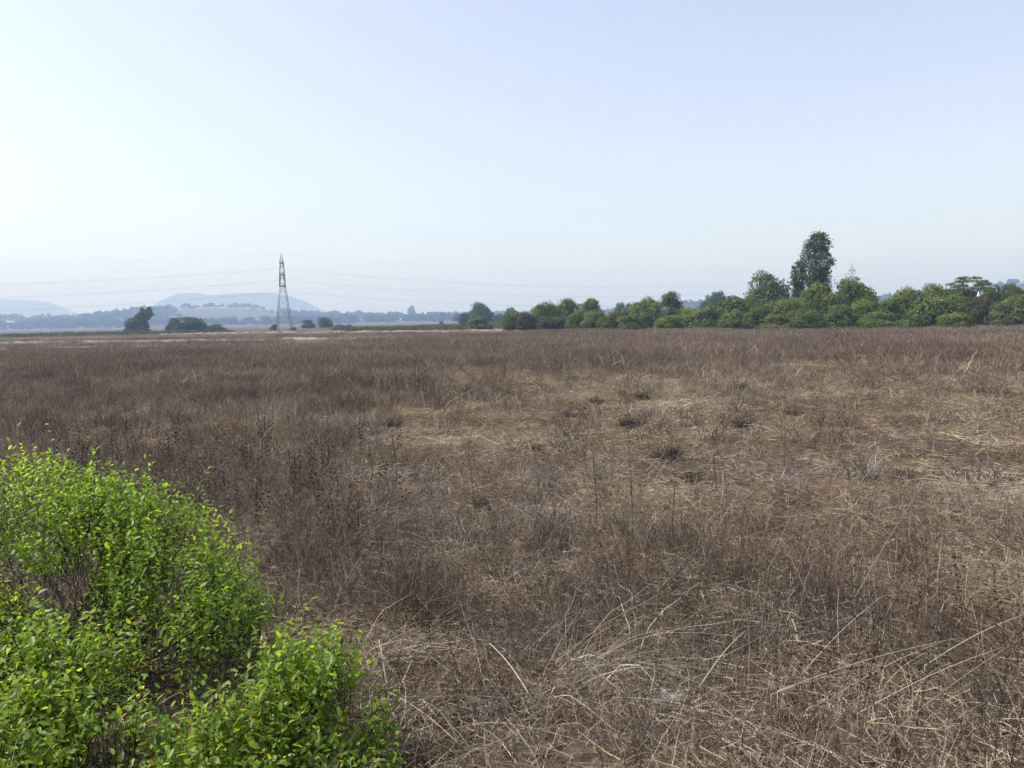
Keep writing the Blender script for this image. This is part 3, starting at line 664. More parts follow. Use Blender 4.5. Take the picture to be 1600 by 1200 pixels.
def scatter(name, label, cat, protos, pts, rotz, scl, tilt=None, pick=None):
    """one object of stuff: its points carry instances of the tuft meshes"""
    col = bpy.data.collections.new(name + '_tufts')
    for k, me in enumerate(protos): col.objects.link(bpy.data.objects.new(f'{name}_tuft{k:02d}', me))
    n = len(pts); me = bpy.data.meshes.new(name); me.vertices.add(n); me.vertices.foreach_set('co', np.asarray(pts, np.float32).ravel())
    g = np.random.default_rng(n)
    rot = np.zeros((n, 3), np.float32); rot[:, 2] = rotz
    if tilt is not None: rot[:, :2] = tilt
    for nm, tp, key, val in (('rot', 'FLOAT_VECTOR', 'vector', rot), ('scl', 'FLOAT_VECTOR', 'vector', np.asarray(scl, np.float32)), ('pick', 'INT', 'value', (g.integers(0, len(protos), n) if pick is None else pick).astype(np.int32))):
        a = me.attributes.new(nm, tp, 'POINT'); a.data.foreach_set(key, np.ascontiguousarray(val).ravel())
    o = obj(name, me)
    ng = bpy.data.node_groups.new(name, 'GeometryNodeTree')
    ng.interface.new_socket('Geometry', in_out='INPUT', socket_type='NodeSocketGeometry'); ng.interface.new_socket('Geometry', in_out='OUTPUT', socket_type='NodeSocketGeometry')
    N = ng.nodes; Lk = ng.links; gi = N.new('NodeGroupInput'); go = N.new('NodeGroupOutput')
    ci = N.new('GeometryNodeCollectionInfo'); ci.inputs['Collection'].default_value = col; ci.inputs['Separate Children'].default_value = True; ci.inputs['Reset Children'].default_value = True
    ip = N.new('GeometryNodeInstanceOnPoints'); ip.inputs['Pick Instance'].default_value = True
    def na(nm, tp):
        q = N.new('GeometryNodeInputNamedAttribute'); q.data_type = tp; q.inputs['Name'].default_value = nm; return q.outputs['Attribute']
    Lk.new(gi.outputs[0], ip.inputs['Points']); Lk.new(ci.outputs[0], ip.inputs['Instance']); Lk.new(na('pick', 'INT'), ip.inputs['Instance Index'])
    er = N.new('FunctionNodeEulerToRotation'); Lk.new(na('rot', 'FLOAT_VECTOR'), er.inputs[0]); Lk.new(er.outputs[0], ip.inputs['Rotation'])
    Lk.new(na('scl', 'FLOAT_VECTOR'), ip.inputs['Scale']); Lk.new(ip.outputs[0], go.inputs[0])
    md = o.modifiers.new('tufts', 'NODES'); md.node_group = ng
    return tag(o, label, cat, kind='stuff')

TANX = 800 / F
def field_pts(g, y0, y1, a, margin=2.5, accept=None):
    """a jittered grid of spacing a over the wedge the camera looks over"""
    A = lambda y: TANX * 1.06 * y + margin
    y, x = np.meshgrid(np.arange(y0, y1, a), np.arange(-A(y1), A(y1), a)); x = x.ravel(); y = y.ravel()
    x = x + (g.random(len(x)) - .5) * a * .6; y = y + (g.random(len(y)) - .5) * a * .6
    k = np.abs(x) < A(y); x, y = x[k], y[k]
    if accept is not None:
        k = g.random(len(x)) < accept(x, y); x, y = x[k], y[k]
    return np.stack([x, y, terrain(x, y)], -1)
def upright_share(x, y):
    u = x / np.maximum(y, .1) * F + 800
    tramp = smooth(470, 760, u + 120 * (fbm(x, y, 4, 21) - .5) * 2) * smooth(7.5, 10.5, y) * (1 - smooth(30, 54, y + 16 * (fbm(x, y, 7, 23) - .5)))
    v = 1 - .86 * tramp
    stand = smooth(60, 160, u) * (1 - smooth(480, 620, u)) * smooth(6.5, 8, y) * (1 - smooth(15, 20, y))
    return np.clip(.35 * stand + v * (.28 + 1.1 * smooth(.36, .62, fbm(x, y, 2.4, 29))), 0.03, 1)
def mat_share(x, y): return np.clip((1.15 - upright_share(x, y) * .75) * (.4 + .85 * smooth(.36, .58, fbm(x, y, 3.2, 95))), .12, 1)
def sc3(g, n, lo, hi, zv=.2): s = lo + (hi - lo) * g.random(n); return np.stack([s, s, s * (1 - zv + 2 * zv * g.random(n))], -1)
def add_layer(name, label, cat, protos, pts, g, lo, hi, zv=.2, tl=.08):
    n = len(pts); return scatter(name, label, cat, protos, pts, g.random(n) * 6.283, sc3(g, n, lo, hi, zv), tilt=g.normal(size=(n, 2)) * tl)
LEV = np.array([.12, .35, .65, 1.0])
def sod_layer(name, label, cat, make, mats, y0, y1, a, nv, dens, g, margin=2.5, zv=.2, seed=0):
    """sods of side a butted over the field; how thickly each is grown follows dens(x, y)"""
    protos = [make(seed + 17 * i + 131 * j, LEV[i]).me('tuft', mats) for i in range(4) for j in range(nv)]
    A = lambda y: TANX * 1.06 * y + margin
    y, x = np.meshgrid(np.arange(y0 + a / 2, y1, a), np.arange(-A(y1), A(y1), a)); x = x.ravel(); y = y.ravel()
    k = np.abs(x) < A(y) + a * .5; x, y = x[k], y[k]; n = len(x)
    x = x + (g.random(n) - .5) * a * .16; y = y + (g.random(n) - .5) * a * .16
    d = dens(x, y) + (g.random(n) - .5) * .12; d = np.where((x < -1.5) & (y < 5.7) & (x / y * F < -380), np.minimum(d, .1), d); ok = d > .03; x, y, d = x[ok], y[ok], d[ok]; n = len(x)
    lv = np.abs(d[:, None] - LEV[None]).argmin(1); pick = lv * nv + g.integers(0, nv, n)
    pts = np.stack([x, y, terrain(x, y)], -1); rz = g.integers(0, 4, n) * (math.pi / 2) + g.normal(size=n) * .08
    sc = np.ones((n, 3)); sc[:, 2] = 1 + zv * (g.random(n) * 2 - 1)
    e = .5; gx = (terrain(x + e, y) - terrain(x - e, y)) / (2 * e); gy = (terrain(x, y + e) - terrain(x, y - e)) / (2 * e)
    c, s_ = np.cos(rz), np.sin(rz)      # lay the sod along the slope: tilt given in the sod's own axes
    lx = gx * c + gy * s_; ly = -gx * s_ + gy * c
    return scatter(name, label, cat, protos, pts, rz, sc, tilt=None, pick=pick)
def grass():
    g = np.random.default_rng(41)
    MS = [M['stem']]
    def tl(mk, a, k): return lambda s, lev: tile([mk], s, a * 1.06, max(1, int(k * lev)))
    one = lambda x, y: np.ones_like(x)
    # straw lying on the soil
    sod_layer('straw_litter', 'trampled pale straw lying over the near soil', 'straw', tl(lambda s: t_mat(s, 100, .42, .0062, .17, .17), 1.5, 44), [M['straw']], 2.0, 11, 1.5, 3, lambda x, y: .5 + .55 * smooth(.4, .6, fbm(x, y, 1.6, 91)), g, seed=1000)
    sod_layer('straw_litter', 'trampled pale straw over the middle of the field', 'straw', tl(lambda s: t_mat(s, 80, .55, .011, .34), 2.5, 42), [M['straw']], 11, 46, 2.5, 3, mat_share, g, seed=2000)
    # standing brown stems
    sod_layer('dry_grass', 'brown upright dry grass in the foreground', 'grass', tl(lambda s: t_upright(s, n=20, wd=.0044, twigs=2, h=.62, spread=.26, bendk=.32), 1.4, 32), MS, 2.4, 13.6, 1.4, 4, upright_share, g, seed=3000)
    sod_layer('dry_weeds', 'tangled grey-brown dry weeds in the foreground', 'weeds', tl(lambda s: t_upright(s, n=14, wd=.0046, twigs=3, h=.52, spread=.55, bendk=.5), 1.6, 24), [M['greystem']], 2.4, 13.6, 1.6, 3, lambda x, y: .1 + .9 * smooth(.4, .6, fbm(x, y, 2.0, 51)), g, seed=4000)
    sod_layer('dry_grass', 'brown upright dry grass across the middle of the field', 'grass', tl(lambda s: t_upright(s, n=30, r=.3, wd=.0072, twigs=1, h=.6), 2.4, 46), MS, 13.6, 47.2, 2.4, 4, upright_share, g, seed=5000)
    # bleached arching leaves
    sod_layer('bleached_grass', 'small bleached grass tufts between the near stems', 'grass', tl(lambda s: t_arch(s, 14, .1, .5, .0052), 1.7, 13), [M['arch']], 2.6, 12.8, 1.7, 3, one, g, seed=6000)
    sod_layer('bleached_grass', 'pale straw tufts over the middle of the field', 'grass', tl(lambda s: t_arch(s, 18, .16, .5, .010), 3.0, 20), [M['straw']], 12.8, 60, 3.0, 3, mat_share, g, seed=7000)
    # low brown and grey tufts all over the trampled part, and pale arcs farther back
    lowt = [t_upright(500 + k, n=46 + 9 * k, r=.11 + .03 * k, h=.26 + .05 * k, wd=.008, twigs=1, spread=.4, bendk=.4).me('tuft', [[M['stem'], M['greystem']][k % 2]]) for k in range(5)]
    add_layer('low_tufts', 'low brown and grey tufts scattered through the trampled straw', 'tufts', lowt, field_pts(g, 8.5, 46, .8, accept=lambda x, y: .1 + .75 * smooth(.46, .62, fbm(x, y, 2.6, 97))), g, .5, 1.35, .3)
    arcs = [t_arch(520 + k, 12, .2, .95, .017, .8, .5).me('tuft', [M['arch']]) for k in range(5)]
    add_layer('bleached_grass', 'pale windblown arcs of grass over the back of the field', 'grass', arcs, field_pts(g, 24, 100, 2.2, margin=4, accept=lambda x, y: .05 + .6 * smooth(.5, .66, fbm(x, y, 9, 99))), g, .5, 1.1)
    # far stand
    def far_ok(x, y):
        u = x / np.maximum(y, .1) * F + 800
        lim = np.interp(u, [0, 300, 600, 760, 900, 1000, 1300, 1600], [84, 86, 92, 130, 168, 150, 126, 120]) + 10 * (fbm(x, y, 9, 61) - .5)
        return (y < lim) * np.clip(.40 + .75 * smooth(.3, .6, fbm(x, y, 8, 63)), 0, 1)
    sod_layer('dry_grass', 'dense brown grass stand reaching back to the thicket', 'grass', lambda s, lev: t_patch(s, int(2900 * lev), 2.1), [M['farstem']], 44, 172, 4.0, 4, far_ok, g, margin=6, zv=.25, seed=8000)
    patch_l = [t_patch(310 + k, 160, 1.2, .75, .026, .5).me('tuft', [M['farstem']]) for k in range(4)]
    add_layer('dry_grass', 'windblown leaning grass in the far part of the stand', 'grass', patch_l, field_pts(g, 32, 110, 4.0, margin=4, accept=far_ok), g, .6, 1.1, .3, .25)
    # stubble of the far plots and low green growth near the lone trees
    stub = [t_patch(320 + k, 60, 2.2, .22, .05, .5).me('tuft', [M['straw'] if k % 2 else M['farstem']]) for k in range(4)]
    add_layer('stubble', 'short stubble on the far plots left of the thicket', 'stubble', stub, field_pts(g, 85, 300, 3.2, margin=6, accept=lambda x, y: (x / y * F + 800 < 930) * smooth(.4, .6, fbm(x, y * 3, 40, 71))), g, .7, 1.4)
    gg = [t_patch(330 + k, 110, 2.6, .7, .22, .5).me('tuft', [M['greengrass']]) for k in range(4)]
    def green_ok(x, y):
        u = x / y * F + 800
        a = (u < 360) * (y > 270) * (y < 335); b = (u > 530) * (u < 790) * (y > 215)
        return (a * .8 + b * smooth(.42, .6, fbm(x, y * 2, 50, 75))) * 1.0
    add_layer('low_scrub', 'low olive green scrub on the plain before the far wood', 'scrub', gg, field_pts(g, 200, 430, 4.2, margin=6, accept=green_ok), g, .6, 1.5, .4)
    hb = [t_herb(340 + k).me('tuft', [M['herb'], M['greystem']]) for k in range(4)]
    add_layer('small_herbs', 'small grey-green herbs at the bottom of the picture', 'herbs', hb, field_pts(g, 2.6, 7, .55, accept=lambda x, y: smooth(.5, .66, fbm(x, y, 1.1, 81))), g, .6, 1.2)
grass()

# ------------------------------------------------------------------ single plants in the field
def at_ground(px, py):
    x, y = G(px, py); 
    for _ in range(4): x, y = G(px, py, float(terrain(x, y)))
    return x, y, float(terrain(x, y))
# dark tussocks
TS = [(892, 657, 34, 'dark tussock upper left of the trampled patch'), (935, 636, 34, 'dark tussock highest up in the middle of the trampled patch'),
 (986, 673, 54, 'widest dark tussock in the middle of the trampled patch'), (1161, 671, 38, 'dark tussock right of the middle, beside the small upright one'),
 (1240, 652, 26, 'small black upright tussock farthest right in the trampled patch'), (836, 706, 30, 'dark tussock at the left side of the trampled patch'),
 (870, 703, 30, 'dark tussock just right of the leftmost patch tussock'), (1079, 757, 44, 'large near dark tussock right of the tall thin stalks'),
 (939, 788, 38, 'nearest dark tussock at the foot of a tall stalk'), (1042, 722, 60, 'brown flat tussock between the near and far dark ones'),
 (611, 672, 40, 'dark tussock alone left of the trampled patch'), (1412, 752, 44, 'broad dull tussock toward the right side'),
 (752, 796, 44, 'dark tussock lower left of the trampled patch'), (1155, 610, 30, 'far small dark tussock at the back of the patch'),
 (1003, 628, 34, 'far dark tussock in the middle back of the patch'), (884, 775, 26, 'little dark tussock left of the nearest one')]
tus = [t_upright(400 + k, n=380, r=.2, h=.32, wd=.010, twigs=1, spread=.42, bendk=.5).me('tuft', [M['tuss']]) for k in range(3)]
for k, (px, py, wpx, lab) in enumerate(TS):
    x, y, z = at_ground(px, py); s = wpx / F * y / .7
    o = obj('dark_tussock', tus[k % 3], None, (x, y, z), k * 1.7); o.scale = (s, s, s * 1.15); tag(o, lab, 'tussock', 'dark tussocks in the trampled patch')
# big arching clumps
AR = [(890, 1085, 1.25, 90, 'largest bleached arching grass clump, bottom centre'), (840, 1120, .9, 44, 'smaller arching clump in front of the largest one'),
 (590, 1040, 1.05, 52, 'arching grass clump right beside the green bush'), (1095, 905, .8, 24, 'arching clump in mid-field right of the centre'),
 (1010, 1010, .8, 26, 'arching clump right of the largest one'), (1240, 985, .85, 24, 'arching clump in front of the leaning straws'),
 (640, 1160, .8, 24, 'arching clump at the bottom edge near the green bush'), (1180, 1165, .7, 22, 'arching clump at the bottom edge right of the plastic scrap'),
 (480, 880, .8, 26, 'arching clump behind the green bush'), (1330, 820, .9, 22, 'arching clump beyond the leaning straws on the right'),
 (720, 880, .8, 22, 'arching clump left of the bent straw'), (1500, 1120, .8, 24, 'arching clump in the lower right corner')]
for k, (px, py, h, n, lab) in enumerate(AR):
    x, y, z = at_ground(px, py); me = t_arch(450 + k, int(n * 1.7), .2, h * 1.1, .0060, 1.1, .3, wind=(k * 2.4) % 6.28).me('arching_grass', [M['clump']])
    o = obj('arching_grass', me, None, (x, y, z), k * .9); tag(o, lab, 'grass clump', 'bleached arching grass clumps')
# reddish brown bunches of upright stems
RBN = [(478, 905, 1.0, 'reddish brown stem bunch right at the sloping edge of the green bush'), (610, 965, 1.05, 'dark reddish brown stem bunch right of the green bush'),
 (690, 985, .9, 'reddish brown bunch behind the largest arching clump'), (985, 935, .95, 'reddish brown bunch beside the pale bent straw'), (1150, 925, .9, 'reddish brown bunch below the long pale straw'),
 (1290, 945, 1.0, 'upright reddish brown bunch behind the right tangle'), (860, 870, .85, 'reddish brown bunch left of the tall thin stalks'), (1420, 900, .9, 'reddish brown bunch toward the right edge'),
 (545, 850, .9, 'reddish brown bunch farther behind the green bush'), (760, 1130, .7, 'low reddish brown bunch at the bottom edge')]
for k, (px, py, h, lab) in enumerate(RBN):
    x, y, z = at_ground(px, py); me = t_upright(700 + k, n=150, r=.26, h=.72 * h, wd=.0046, twigs=2, spread=.2, bendk=.28).me('brown_bunch', [M['redstem']])
    tag(obj('brown_bunch', me, None, (x, y, z), k * 1.3), lab, 'stem bunch', 'reddish brown stem bunches')
# leaning straws: given by foot and tip in the field
ST = [(1155, 842, 1392, 784, 'long pale straw leaning right above the thin stalks', .010), (1092, 1075, 1165, 985, 'banded pale straw leaning right above the plastic scrap', .011),
 (1205, 1085, 1405, 1038, 'long pale straw nearly lying, lower right', .009), (1405, 1038, 1422, 1085, 'short broken straw hanging from the long lying one', .008),
 (1215, 1080, 1490, 998, 'long straw crossing above the nearly lying one', .008), (1300, 1090, 1480, 1000, 'steeper straw crossing the long one', .008),
 (1340, 1115, 1570, 1010, 'long straw right of the crossing pair', .008), (1370, 1165, 1600, 995, 'outermost long straw rising to the right edge', .010),
 (1255, 1050, 1380, 930, 'dark straw rising steeply in the right tangle', .007), (1330, 945, 1450, 745, 'tall banded stalk leaning right, highest of the right tangle', .009),
 (1183, 973, 1300, 966, 'level pale straw lying across the tangle', .009), (1235, 965, 1248, 1008, 'short bent straw below the level one', .009),
 (955, 852, 970, 940, 'pale bent straw standing in the centre', .010), (592, 1000, 612, 1120, 'thick pale broken stalk beside the green bush', .016),
 (605, 1080, 720, 1165, 'long fallen stalk at the bottom edge left of centre', .012), (558, 1095, 572, 1170, 'short stalk leaning out under the green bush', .010),
 (1445, 1040, 1600, 960, 'straw leaning over the right edge', .008), (1060, 1070, 1150, 1050, 'arched straw just above the plastic scrap', .009),
 (1280, 880, 1345, 840, 'short leaning straw behind the right tangle', .008), (765, 1005, 830, 1090, 'pale stalk bent toward the bottom centre', .010)]
for k, (ax, ay, bx, by, lab, wd) in enumerate(ST):
    lowx, lowy, tx, ty = (ax, ay, bx, by) if ay > by else (bx, by, ax, ay)
    x, y, z = at_ground(lowx, min(lowy + 70, 1195)); z += .02; y0 = y
    rp = lambda px, py, D: np.array([ray(px, py).x / ray(px, py).y * D, D, CAMZ + ray(px, py).z / ray(px, py).y * D])
    a = rp(lowx, lowy, y0 - .05); b = rp(tx, ty, y0 + .12 + .1 * (k % 3)); ft = np.array([x, y0, z]) if a[2] > z + .05 else a
    t = np.linspace(0, 1, 9)[:, None]; q = a * (1 - t) + b * t; q[:, 2] += np.sin(t[:, 0] * 3.14) * .03
    P = np.concatenate([(ft * (1 - s) + a * s)[None] for s in (0, .5)] + [q]); 
    if k % 2: P = q
    r = np.linspace(wd * .42, wd * .2, len(P)); o = obj('leaning_straw', MB().tube(P - P[0], r, 5).me('leaning_straw', M['clump'], True)); o.location = P[0]
    tag(o, lab, 'straw', 'single straws standing out of the grass')
# tall thin dark stalks in the middle
TK = [(930, 832, 1.0, 'tall thin dark stalk left in the middle of the field'), (988, 840, 1.35, 'tallest thin dark stalk in the middle of the field'), (1052, 850, .9, 'thin dark stalk right of the tallest one'),
 (1125, 790, .9, 'thin leaning stalk above the long pale straw'), (1226, 730, .75, 'far thin stalk right of the white scrap'), (742, 800, .9, 'thin stalk left of the trampled patch')]
for k, (px, py, h, lab) in enumerate(TK):
    x, y, z = at_ground(px, py); g = np.random.default_rng(k); e = empty('thin_stalk', (x, y, z), k)
    t = np.linspace(0, 1, 9); ln = g.normal(size=2) * .05; P = np.stack([ln[0] * t + .02 * np.sin(t * 5), ln[1] * t, t * h], -1)
    obj('stem', MB().tube(P, np.linspace(.006, .002, 9), 5).me('stem', M['tuss']), e)
    for j in range(5):
        i = 3 + j % 5; a = g.random() * 6.28; q = P[i]; e2 = q + np.array([math.cos(a) * .07, math.sin(a) * .07, .09])
        obj('side_twig', MB().tube([q, e2], [.0025, .001], 4).me('side_twig', M['tuss']), e)
    tag(e, lab, 'stalk', 'tall thin stalks')

# weeds with dark seed heads
def weed_parts(seed, h=.85):
    g = np.random.default_rng(seed); t = np.linspace(0, 1, 8); P = np.stack([.05 * np.sin(t * 3 + seed) + .06 * t * g.normal(), .05 * t * g.normal(), t * h], -1)
    heads = []
    for s in np.linspace(.42, 1, 7): heads.append(np.array([np.interp(s, t, P[:, k]) for k in range(3)]) + g.normal(size=3) * .006)
    tw = []
    for k in range(3):
        i = 3 + k; a = g.random() * 6.28; q = P[i] + np.array([math.cos(a) * .11, math.sin(a) * .11, .14]); tw.append((P[i], q)); heads.append(q); heads.append((P[i] + q) / 2 + .004)
    return P, tw, heads
def ball(mb, c, r, g):
    d = norm(np.array([[1, 0, 0], [-1, 0, 0], [0, 1, 0], [0, -1, 0], [0, 0, 1], [0, 0, -1], [.6, .6, .5], [-.6, .6, .5], [.6, -.6, .5], [-.6, -.6, .5]], float)[:6])
    V = c + d * r * (.75 + .5 * g.random((6, 1))); mb.add(V, [[0, 2, 4], [2, 1, 4], [1, 3, 4], [3, 0, 4], [2, 0, 5], [1, 2, 5], [3, 1, 5], [0, 3, 5]])
WD = []
for v in range(5):
    P, tw, hd = weed_parts(60 + v); g = np.random.default_rng(v); mb = MB(); mb.tube(P, np.linspace(.0045, .002, 8), 4)
    for a, b in tw: mb.tube([a, b], .002, 3)
    n0 = sum(len(f) for fs in mb.F.values() for f in fs)
    st = mb.me('dried_weed', M['stem']); hb = MB(); [ball(hb, c, .014 + .006 * g.random(), g) for c in hd]
    WD.append((st, hb.me('seed_heads', M['seed']), P, tw, hd))
gW = np.random.default_rng(77)
for k in range(150):
    px = 30 + gW.random() * 600; dd = 8.2 + 7.5 * gW.random(); x = X(px, dd); y = dd; z = float(terrain(x, y)); v = k % 5; s = .6 + .4 * gW.random()
    o = empty('dried_weed', (x, y, z), gW.random() * 6.28, (s, s, s)); obj('stem', WD[v][0], o); tag(obj('seed_heads', WD[v][1], o), kind='stuff')
    o.rotation_euler[0] = gW.normal() * .08; o.rotation_euler[1] = gW.normal() * .08
    wh = 'rising just behind the top of the green bush' if px < 230 else ('in the stand behind the green bush\'s sloping side' if px < 430 else 'at the right end of the stand behind the bush')
    tag(o, 'dry weed with dark seed heads ' + wh, 'weed', 'seed-head weeds behind the green bush')
lab_r = 'dry weed with big dark seed heads in the lower right tangle'
sh = MB(); ball(sh, np.zeros(3), .0115, np.random.default_rng(1)); sh = sh.me('seed_head', M['seed'])
for k in range(34):
    px = 1130 + gW.random() * 470; py = 900 + gW.random() * 270 
    if k > 26: px = 580 + gW.random() * 400; py = 930 + gW.random() * 120
    x, y, z = at_ground(px, min(py + 90, 1195)); v = k % 5; s = .6 + .4 * gW.random()
    o = empty('dried_weed', (x, y, z), gW.random() * 6.28, (s, s, s)); obj('stem', WD[v][0], o)
    for c in WD[v][4]: obj('seed_head', sh, o, tuple(c))
    o.rotation_euler[0] = gW.normal() * .12; o.rotation_euler[1] = .25 * gW.random() + gW.normal() * .1
    if k > 26: tag(o, 'dry weed with dark seed heads among the brown stems, bottom centre', 'weed', 'seed-head weeds at bottom centre')
    else: tag(o, lab_r, 'weed', 'seed-head weeds in the lower right')

# litter
def scrap(label, px, py, sz, seed):
    g = np.random.default_rng(seed); x, y, z = at_ground(px, py); n = 9; a, b = np.meshgrid(np.linspace(-.5, .5, n), np.linspace(-.5, .5, n))
    V = np.stack([a * sz * 1.3 + g.normal(size=a.shape) * sz * .06, b * sz + g.normal(size=a.shape) * sz * .06, (.12 + .22 * fbm(a * 10, b * 10, 2.2, seed) + g.random(a.shape) * .12) * sz * 1.6], -1).reshape(-1, 3)
    i = np.arange(n - 1)[:, None] * n + np.arange(n - 1)[None]; Q = np.stack([i, i + 1, i + n + 1, i + n], -1).reshape(-1, 4)
    o = obj('plastic_scrap', mesh_np('plastic_scrap', V, [Q], M['plastic'], tint=g.random(len(V)) * .9)); o.location = (x, y, z + .05)
    tag(o, label, 'litter')
scrap('crumpled clear plastic wrapper in the dry grass at bottom centre', 1052, 1112, .12, 3)
scrap('white plastic scrap on the trampled straw right of centre', 1253, 728, .15, 4)
scrap('tiny white scrap beside a thin stalk in mid-field', 930, 726, .10, 5)

# ------------------------------------------------------------------ green bushes in the left foreground
def leaf_template():
    V = np.array([[0, 0, 0], [.28, .20, .05], [.28, -.20, .05], [.30, 0, -.01], [.66, .19, .03], [.66, -.19, .03], [.68, 0, -.03], [1, 0, -.09]])
    Fq = np.array([[0, 3, 3, 1]]); T = np.array([[0, 3, 1], [0, 2, 3], [4, 6, 7], [6, 5, 7]]); Qd = np.array([[1, 3, 6, 4], [3, 2, 5, 6]])
    return V, T, Qd
LV, LT, LQ = leaf_template()
LEAF = mesh_np('leaf', LV, [LT, LQ], M['leaf'], smooth_sh=True)
def bush(label, lobes, n_sprig, seed, base, holes=(), size=1.0):
    g = np.random.default_rng(seed); lobes = np.array(lobes, float)
    wgt = lobes[:, 3] * lobes[:, 4]; k = g.choice(len(lobes), n_sprig, p=wgt / wgt.sum())
    d = norm(g.normal(size=(n_sprig, 3))); d[:, 2] = np.where(d[:, 2] < -.15, -d[:, 2], d[:, 2])
    q = (fbm(d[:, 0] * 3 + k, d[:, 1] * 3 + d[:, 2] * 2, .8, seed) - .5)
    rad = np.minimum((.70 + .30 * g.random(n_sprig) ** .6) * (1 + .95 * q), 1.12)
    P = lobes[k, :3] + d * lobes[k, 3:6] * rad[:, None]
    # open gaps where the twigs show
    gap = fbm(P[:, 0] + P[:, 1] * .3, P[:, 1] * .6 + P[:, 2], .34, seed + 5); ok = gap > .47 - .10 * g.random(n_sprig)
    for hx, hy, hz, hr in holes: ok &= np.linalg.norm(P - np.array([hx, hy, hz]), axis=1) > hr
    P, d = P[ok], d[ok]; n = len(P)
    sd = norm(d * .55 + np.array([0, 0, .75]) + g.normal(size=(n, 3)) * .35); sl_ = (.08 + .13 * g.random(n)) * np.where(g.random(n) < .06, 1.8, 1)
    # twigs
    tw = MB(); e = empty('green_bush', base); B = np.array(base)
    V, Q, T, _ = ribbons(P - sd * sl_[:, None] * 1.2, sd, sl_ * 2.1, g.normal(size=(n, 3)) * .1, np.full(n, .0045), 3, g)
    tm = RB(); tm.add(V, Q, T)
    m = max(40, n // 14); jj = g.choice(n, m); st = np.array(base) + disc(g, m, .35) * np.array([lobes[:, 3].max(), lobes[:, 4].max(), 1]); dd = P[jj] - st; LL = np.linalg.norm(dd, axis=1)
    V, Q, T, _ = ribbons(st, norm(dd) - np.array([0, 0, .1]), LL, np.tile([0, 0, .1], (m, 1)) + g.normal(size=(m, 3)) * .05, .012 * (.5 + .6 * g.random(m)), 6, g); tm.add(V, Q, T)
    me = tm.me('twigs', [M['twig']]); o = obj('twigs', me, e); o.location = -B; tag(o, kind='stuff')
    # leaves
    per = 9; idx = np.repeat(np.arange(n), per); f = np.tile((np.arange(per) + .5) / per, n) * 1.7 - .55
    pos = P[idx] + sd[idx] * (sl_[idx] * f)[:, None]; N = len(idx)
    ang = np.tile(np.arange(per) * 2.4, n) + np.repeat(g.random(n) * 6.28, per)
    u = norm(np.cross(sd[idx], np.array([.3, .9, .1]))); v = np.cross(sd[idx], u)
    out = u * np.cos(ang)[:, None] + v * np.sin(ang)[:, None]
    ax = norm(out * .85 + sd[idx] * .45 + g.normal(size=(N, 3)) * .2)
    up = norm(sd[idx] * .5 + np.array([0, 0, .8]) + g.normal(size=(N, 3)) * .38); nz = norm(up - ax * (up * ax).sum(1, keepdims=True)); ay = np.cross(nz, ax)
    ln = size * (.022 + .034 * g.random(N) ** 1.3) * np.where(g.random(N) < .15, .6, 1.0)
    tone = smooth(.4, .62, fbm(P[:, 0], P[:, 1] + P[:, 2], .5, seed + 9))
    tint = np.clip(.5 * g.random(N) + .2 * g.random(n)[idx] + .22 * tone[idx] + .14 * (f > .7), 0, .995)
    # the 300 that show largest stay single leaves
    cd = np.linalg.norm(pos - np.array([0, 0, CAMZ]), axis=1); facing = np.abs((nz * norm(np.array([0, 0, CAMZ]) - pos)).sum(1))
    outer = (d[idx] * norm(np.array([0, 0, CAMZ + .6]) - pos)).sum(1)
    pr = pos - np.array([0, 0, CAMZ]); sxp = pr[:, 0] / pr[:, 1] * F; syp = -pr[:, 2] / pr[:, 1] * F
    score = ln / cd * (.4 + facing) * (outer > .2) * (sxp > -790) * (syp < 660)
    big = np.argsort(-score)[:300]; rest = np.ones(N, bool); rest[big] = False
    def place(s):
        W = LV[None, :, 0, None] * ax[s][:, None] + LV[None, :, 1, None] * ay[s][:, None] + LV[None, :, 2, None] * nz[s][:, None]
        return pos[s][:, None] + W * ln[s][:, None, None]
    W = place(rest); nn = len(W); i = np.arange(nn)[:, None, None] * 8
    me = mesh_np('foliage', W.reshape(-1, 3), [(i + LT).reshape(-1, 3), (i + LQ).reshape(-1, 4)], M['leaf'], tint=np.repeat(tint[rest], 8), smooth_sh=True)
    o = obj('foliage', me, e); o.location = -B; tag(o, kind='stuff')
    for j in big:
        mt = Matrix(((ax[j][0] * ln[j], ay[j][0] * ln[j], nz[j][0] * ln[j], pos[j][0] - B[0]), (ax[j][1] * ln[j], ay[j][1] * ln[j], nz[j][1] * ln[j], pos[j][1] - B[1]), (ax[j][2] * ln[j], ay[j][2] * ln[j], nz[j][2] * ln[j], pos[j][2] - B[2]), (0, 0, 0, 1)))
        lo = bpy.data.objects.new('leaf', LEAF); C.objects.link(lo); lo.parent = e; lo.matrix_basis = mt
    return tag(e, label, 'bush', 'green bushes in the left foreground')
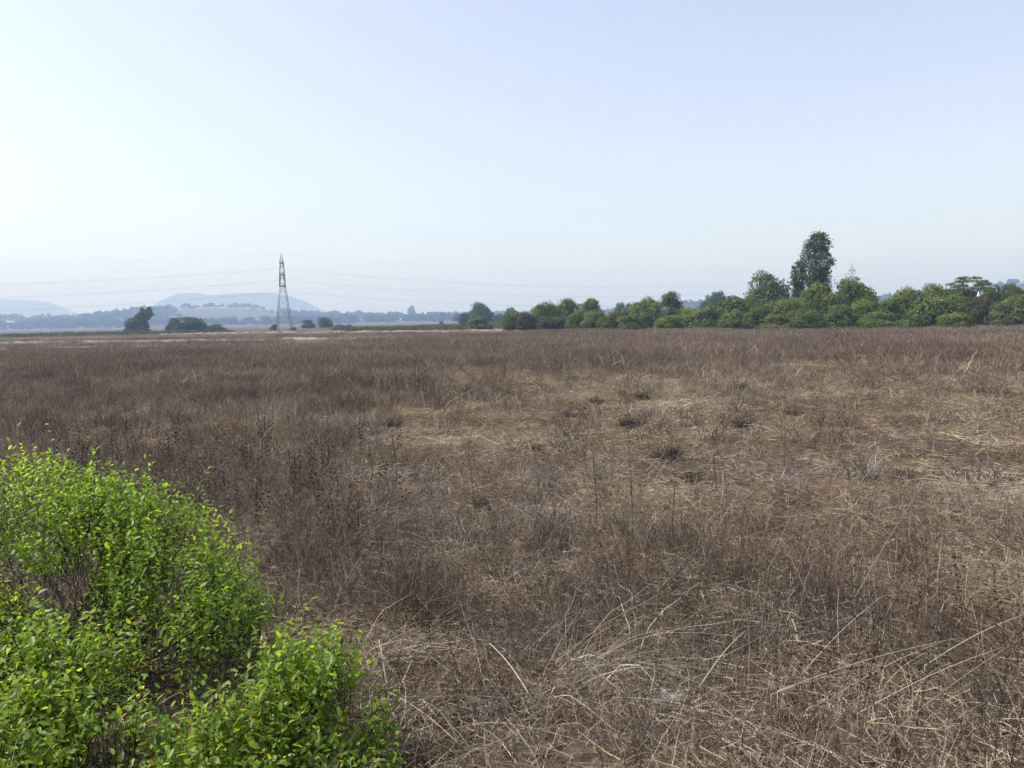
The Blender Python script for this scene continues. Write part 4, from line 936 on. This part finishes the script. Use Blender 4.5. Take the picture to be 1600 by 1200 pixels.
# hollows between the three bushes where only dead twigs and shadow are left
HOLLOW = [(-1.7, 3.95, .85, .40), (-1.62, 3.65, 1.0, .36), (-1.52, 3.35, 1.15, .30), (-2.35, 4.3, 1.08, .34), (-2.2, 4.0, 1.2, .30), (-2.05, 3.75, 1.3, .28)]
bush('largest bright green bush, rear of the left foreground', [(-3.5, 5.5, .76, 1.2, .85, .74), (-2.75, 5.3, .80, .75, .6, .74), (-2.25, 4.9, .65, .6, .55, .62), (-1.95, 4.7, .5, .48, .45, .5), (-4.6, 5.6, .8, .9, .8, .7), (-2.9, 4.7, .6, .8, .5, .55)], 4600, 1, (-3.0, 5.2, 0.05), holes=[(-2.9, 4.5, .95, .45)] + HOLLOW, size=1.0)
bush('green bush filling the lower left corner', [(-2.25, 3.75, .65, .65, .5, .5), (-1.9, 3.35, .55, .55, .45, .42), (-2.8, 4.0, .75, .6, .5, .5), (-1.6, 3.0, .42, .5, .4, .35), (-2.3, 3.1, .6, .5, .4, .4)], 3000, 2, (-2.1, 3.5, 0.15), holes=HOLLOW)
bush('lower green bush beside the arching grass, with a dark gap behind it', [(-1.35, 3.85, .46, .40, .4, .44), (-1.02, 3.95, .42, .36, .36, .40), (-.86, 3.6, .25, .26, .3, .24), (-1.35, 3.45, .42, .36, .35, .34), (-.95, 3.7, .3, .2, .25, .3), (-1.2, 3.15, .35, .3, .3, .22)], 1500, 3, (-1.15, 3.7, 0.12), holes=HOLLOW, size=1.12)

# ------------------------------------------------------------------ hazy air over the whole plain
def haze():
    m = bpy.data.materials.new('haze_air'); m.use_nodes = True; n = m.node_tree.nodes; l = m.node_tree.links
    n.remove(n['Principled BSDF']); v = n.new('ShaderNodeVolumePrincipled')
    v.inputs['Color'].default_value = (.38, .55, .88, 1); v.inputs['Absorption Color'].default_value = (.62, .62, .5, 1)
    v.inputs['Density'].default_value = 0.00048; v.inputs['Anisotropy'].default_value = 0.08
    l.new(v.outputs[0], n['Material Output'].inputs['Volume'])
    o = obj('haze', MB().box((0, 3250, 134.0), (13200, 7600, 271.0)).me('haze', m))
    tag(o, 'thin pale haze lying over the whole plain', 'haze', kind='stuff')
haze()
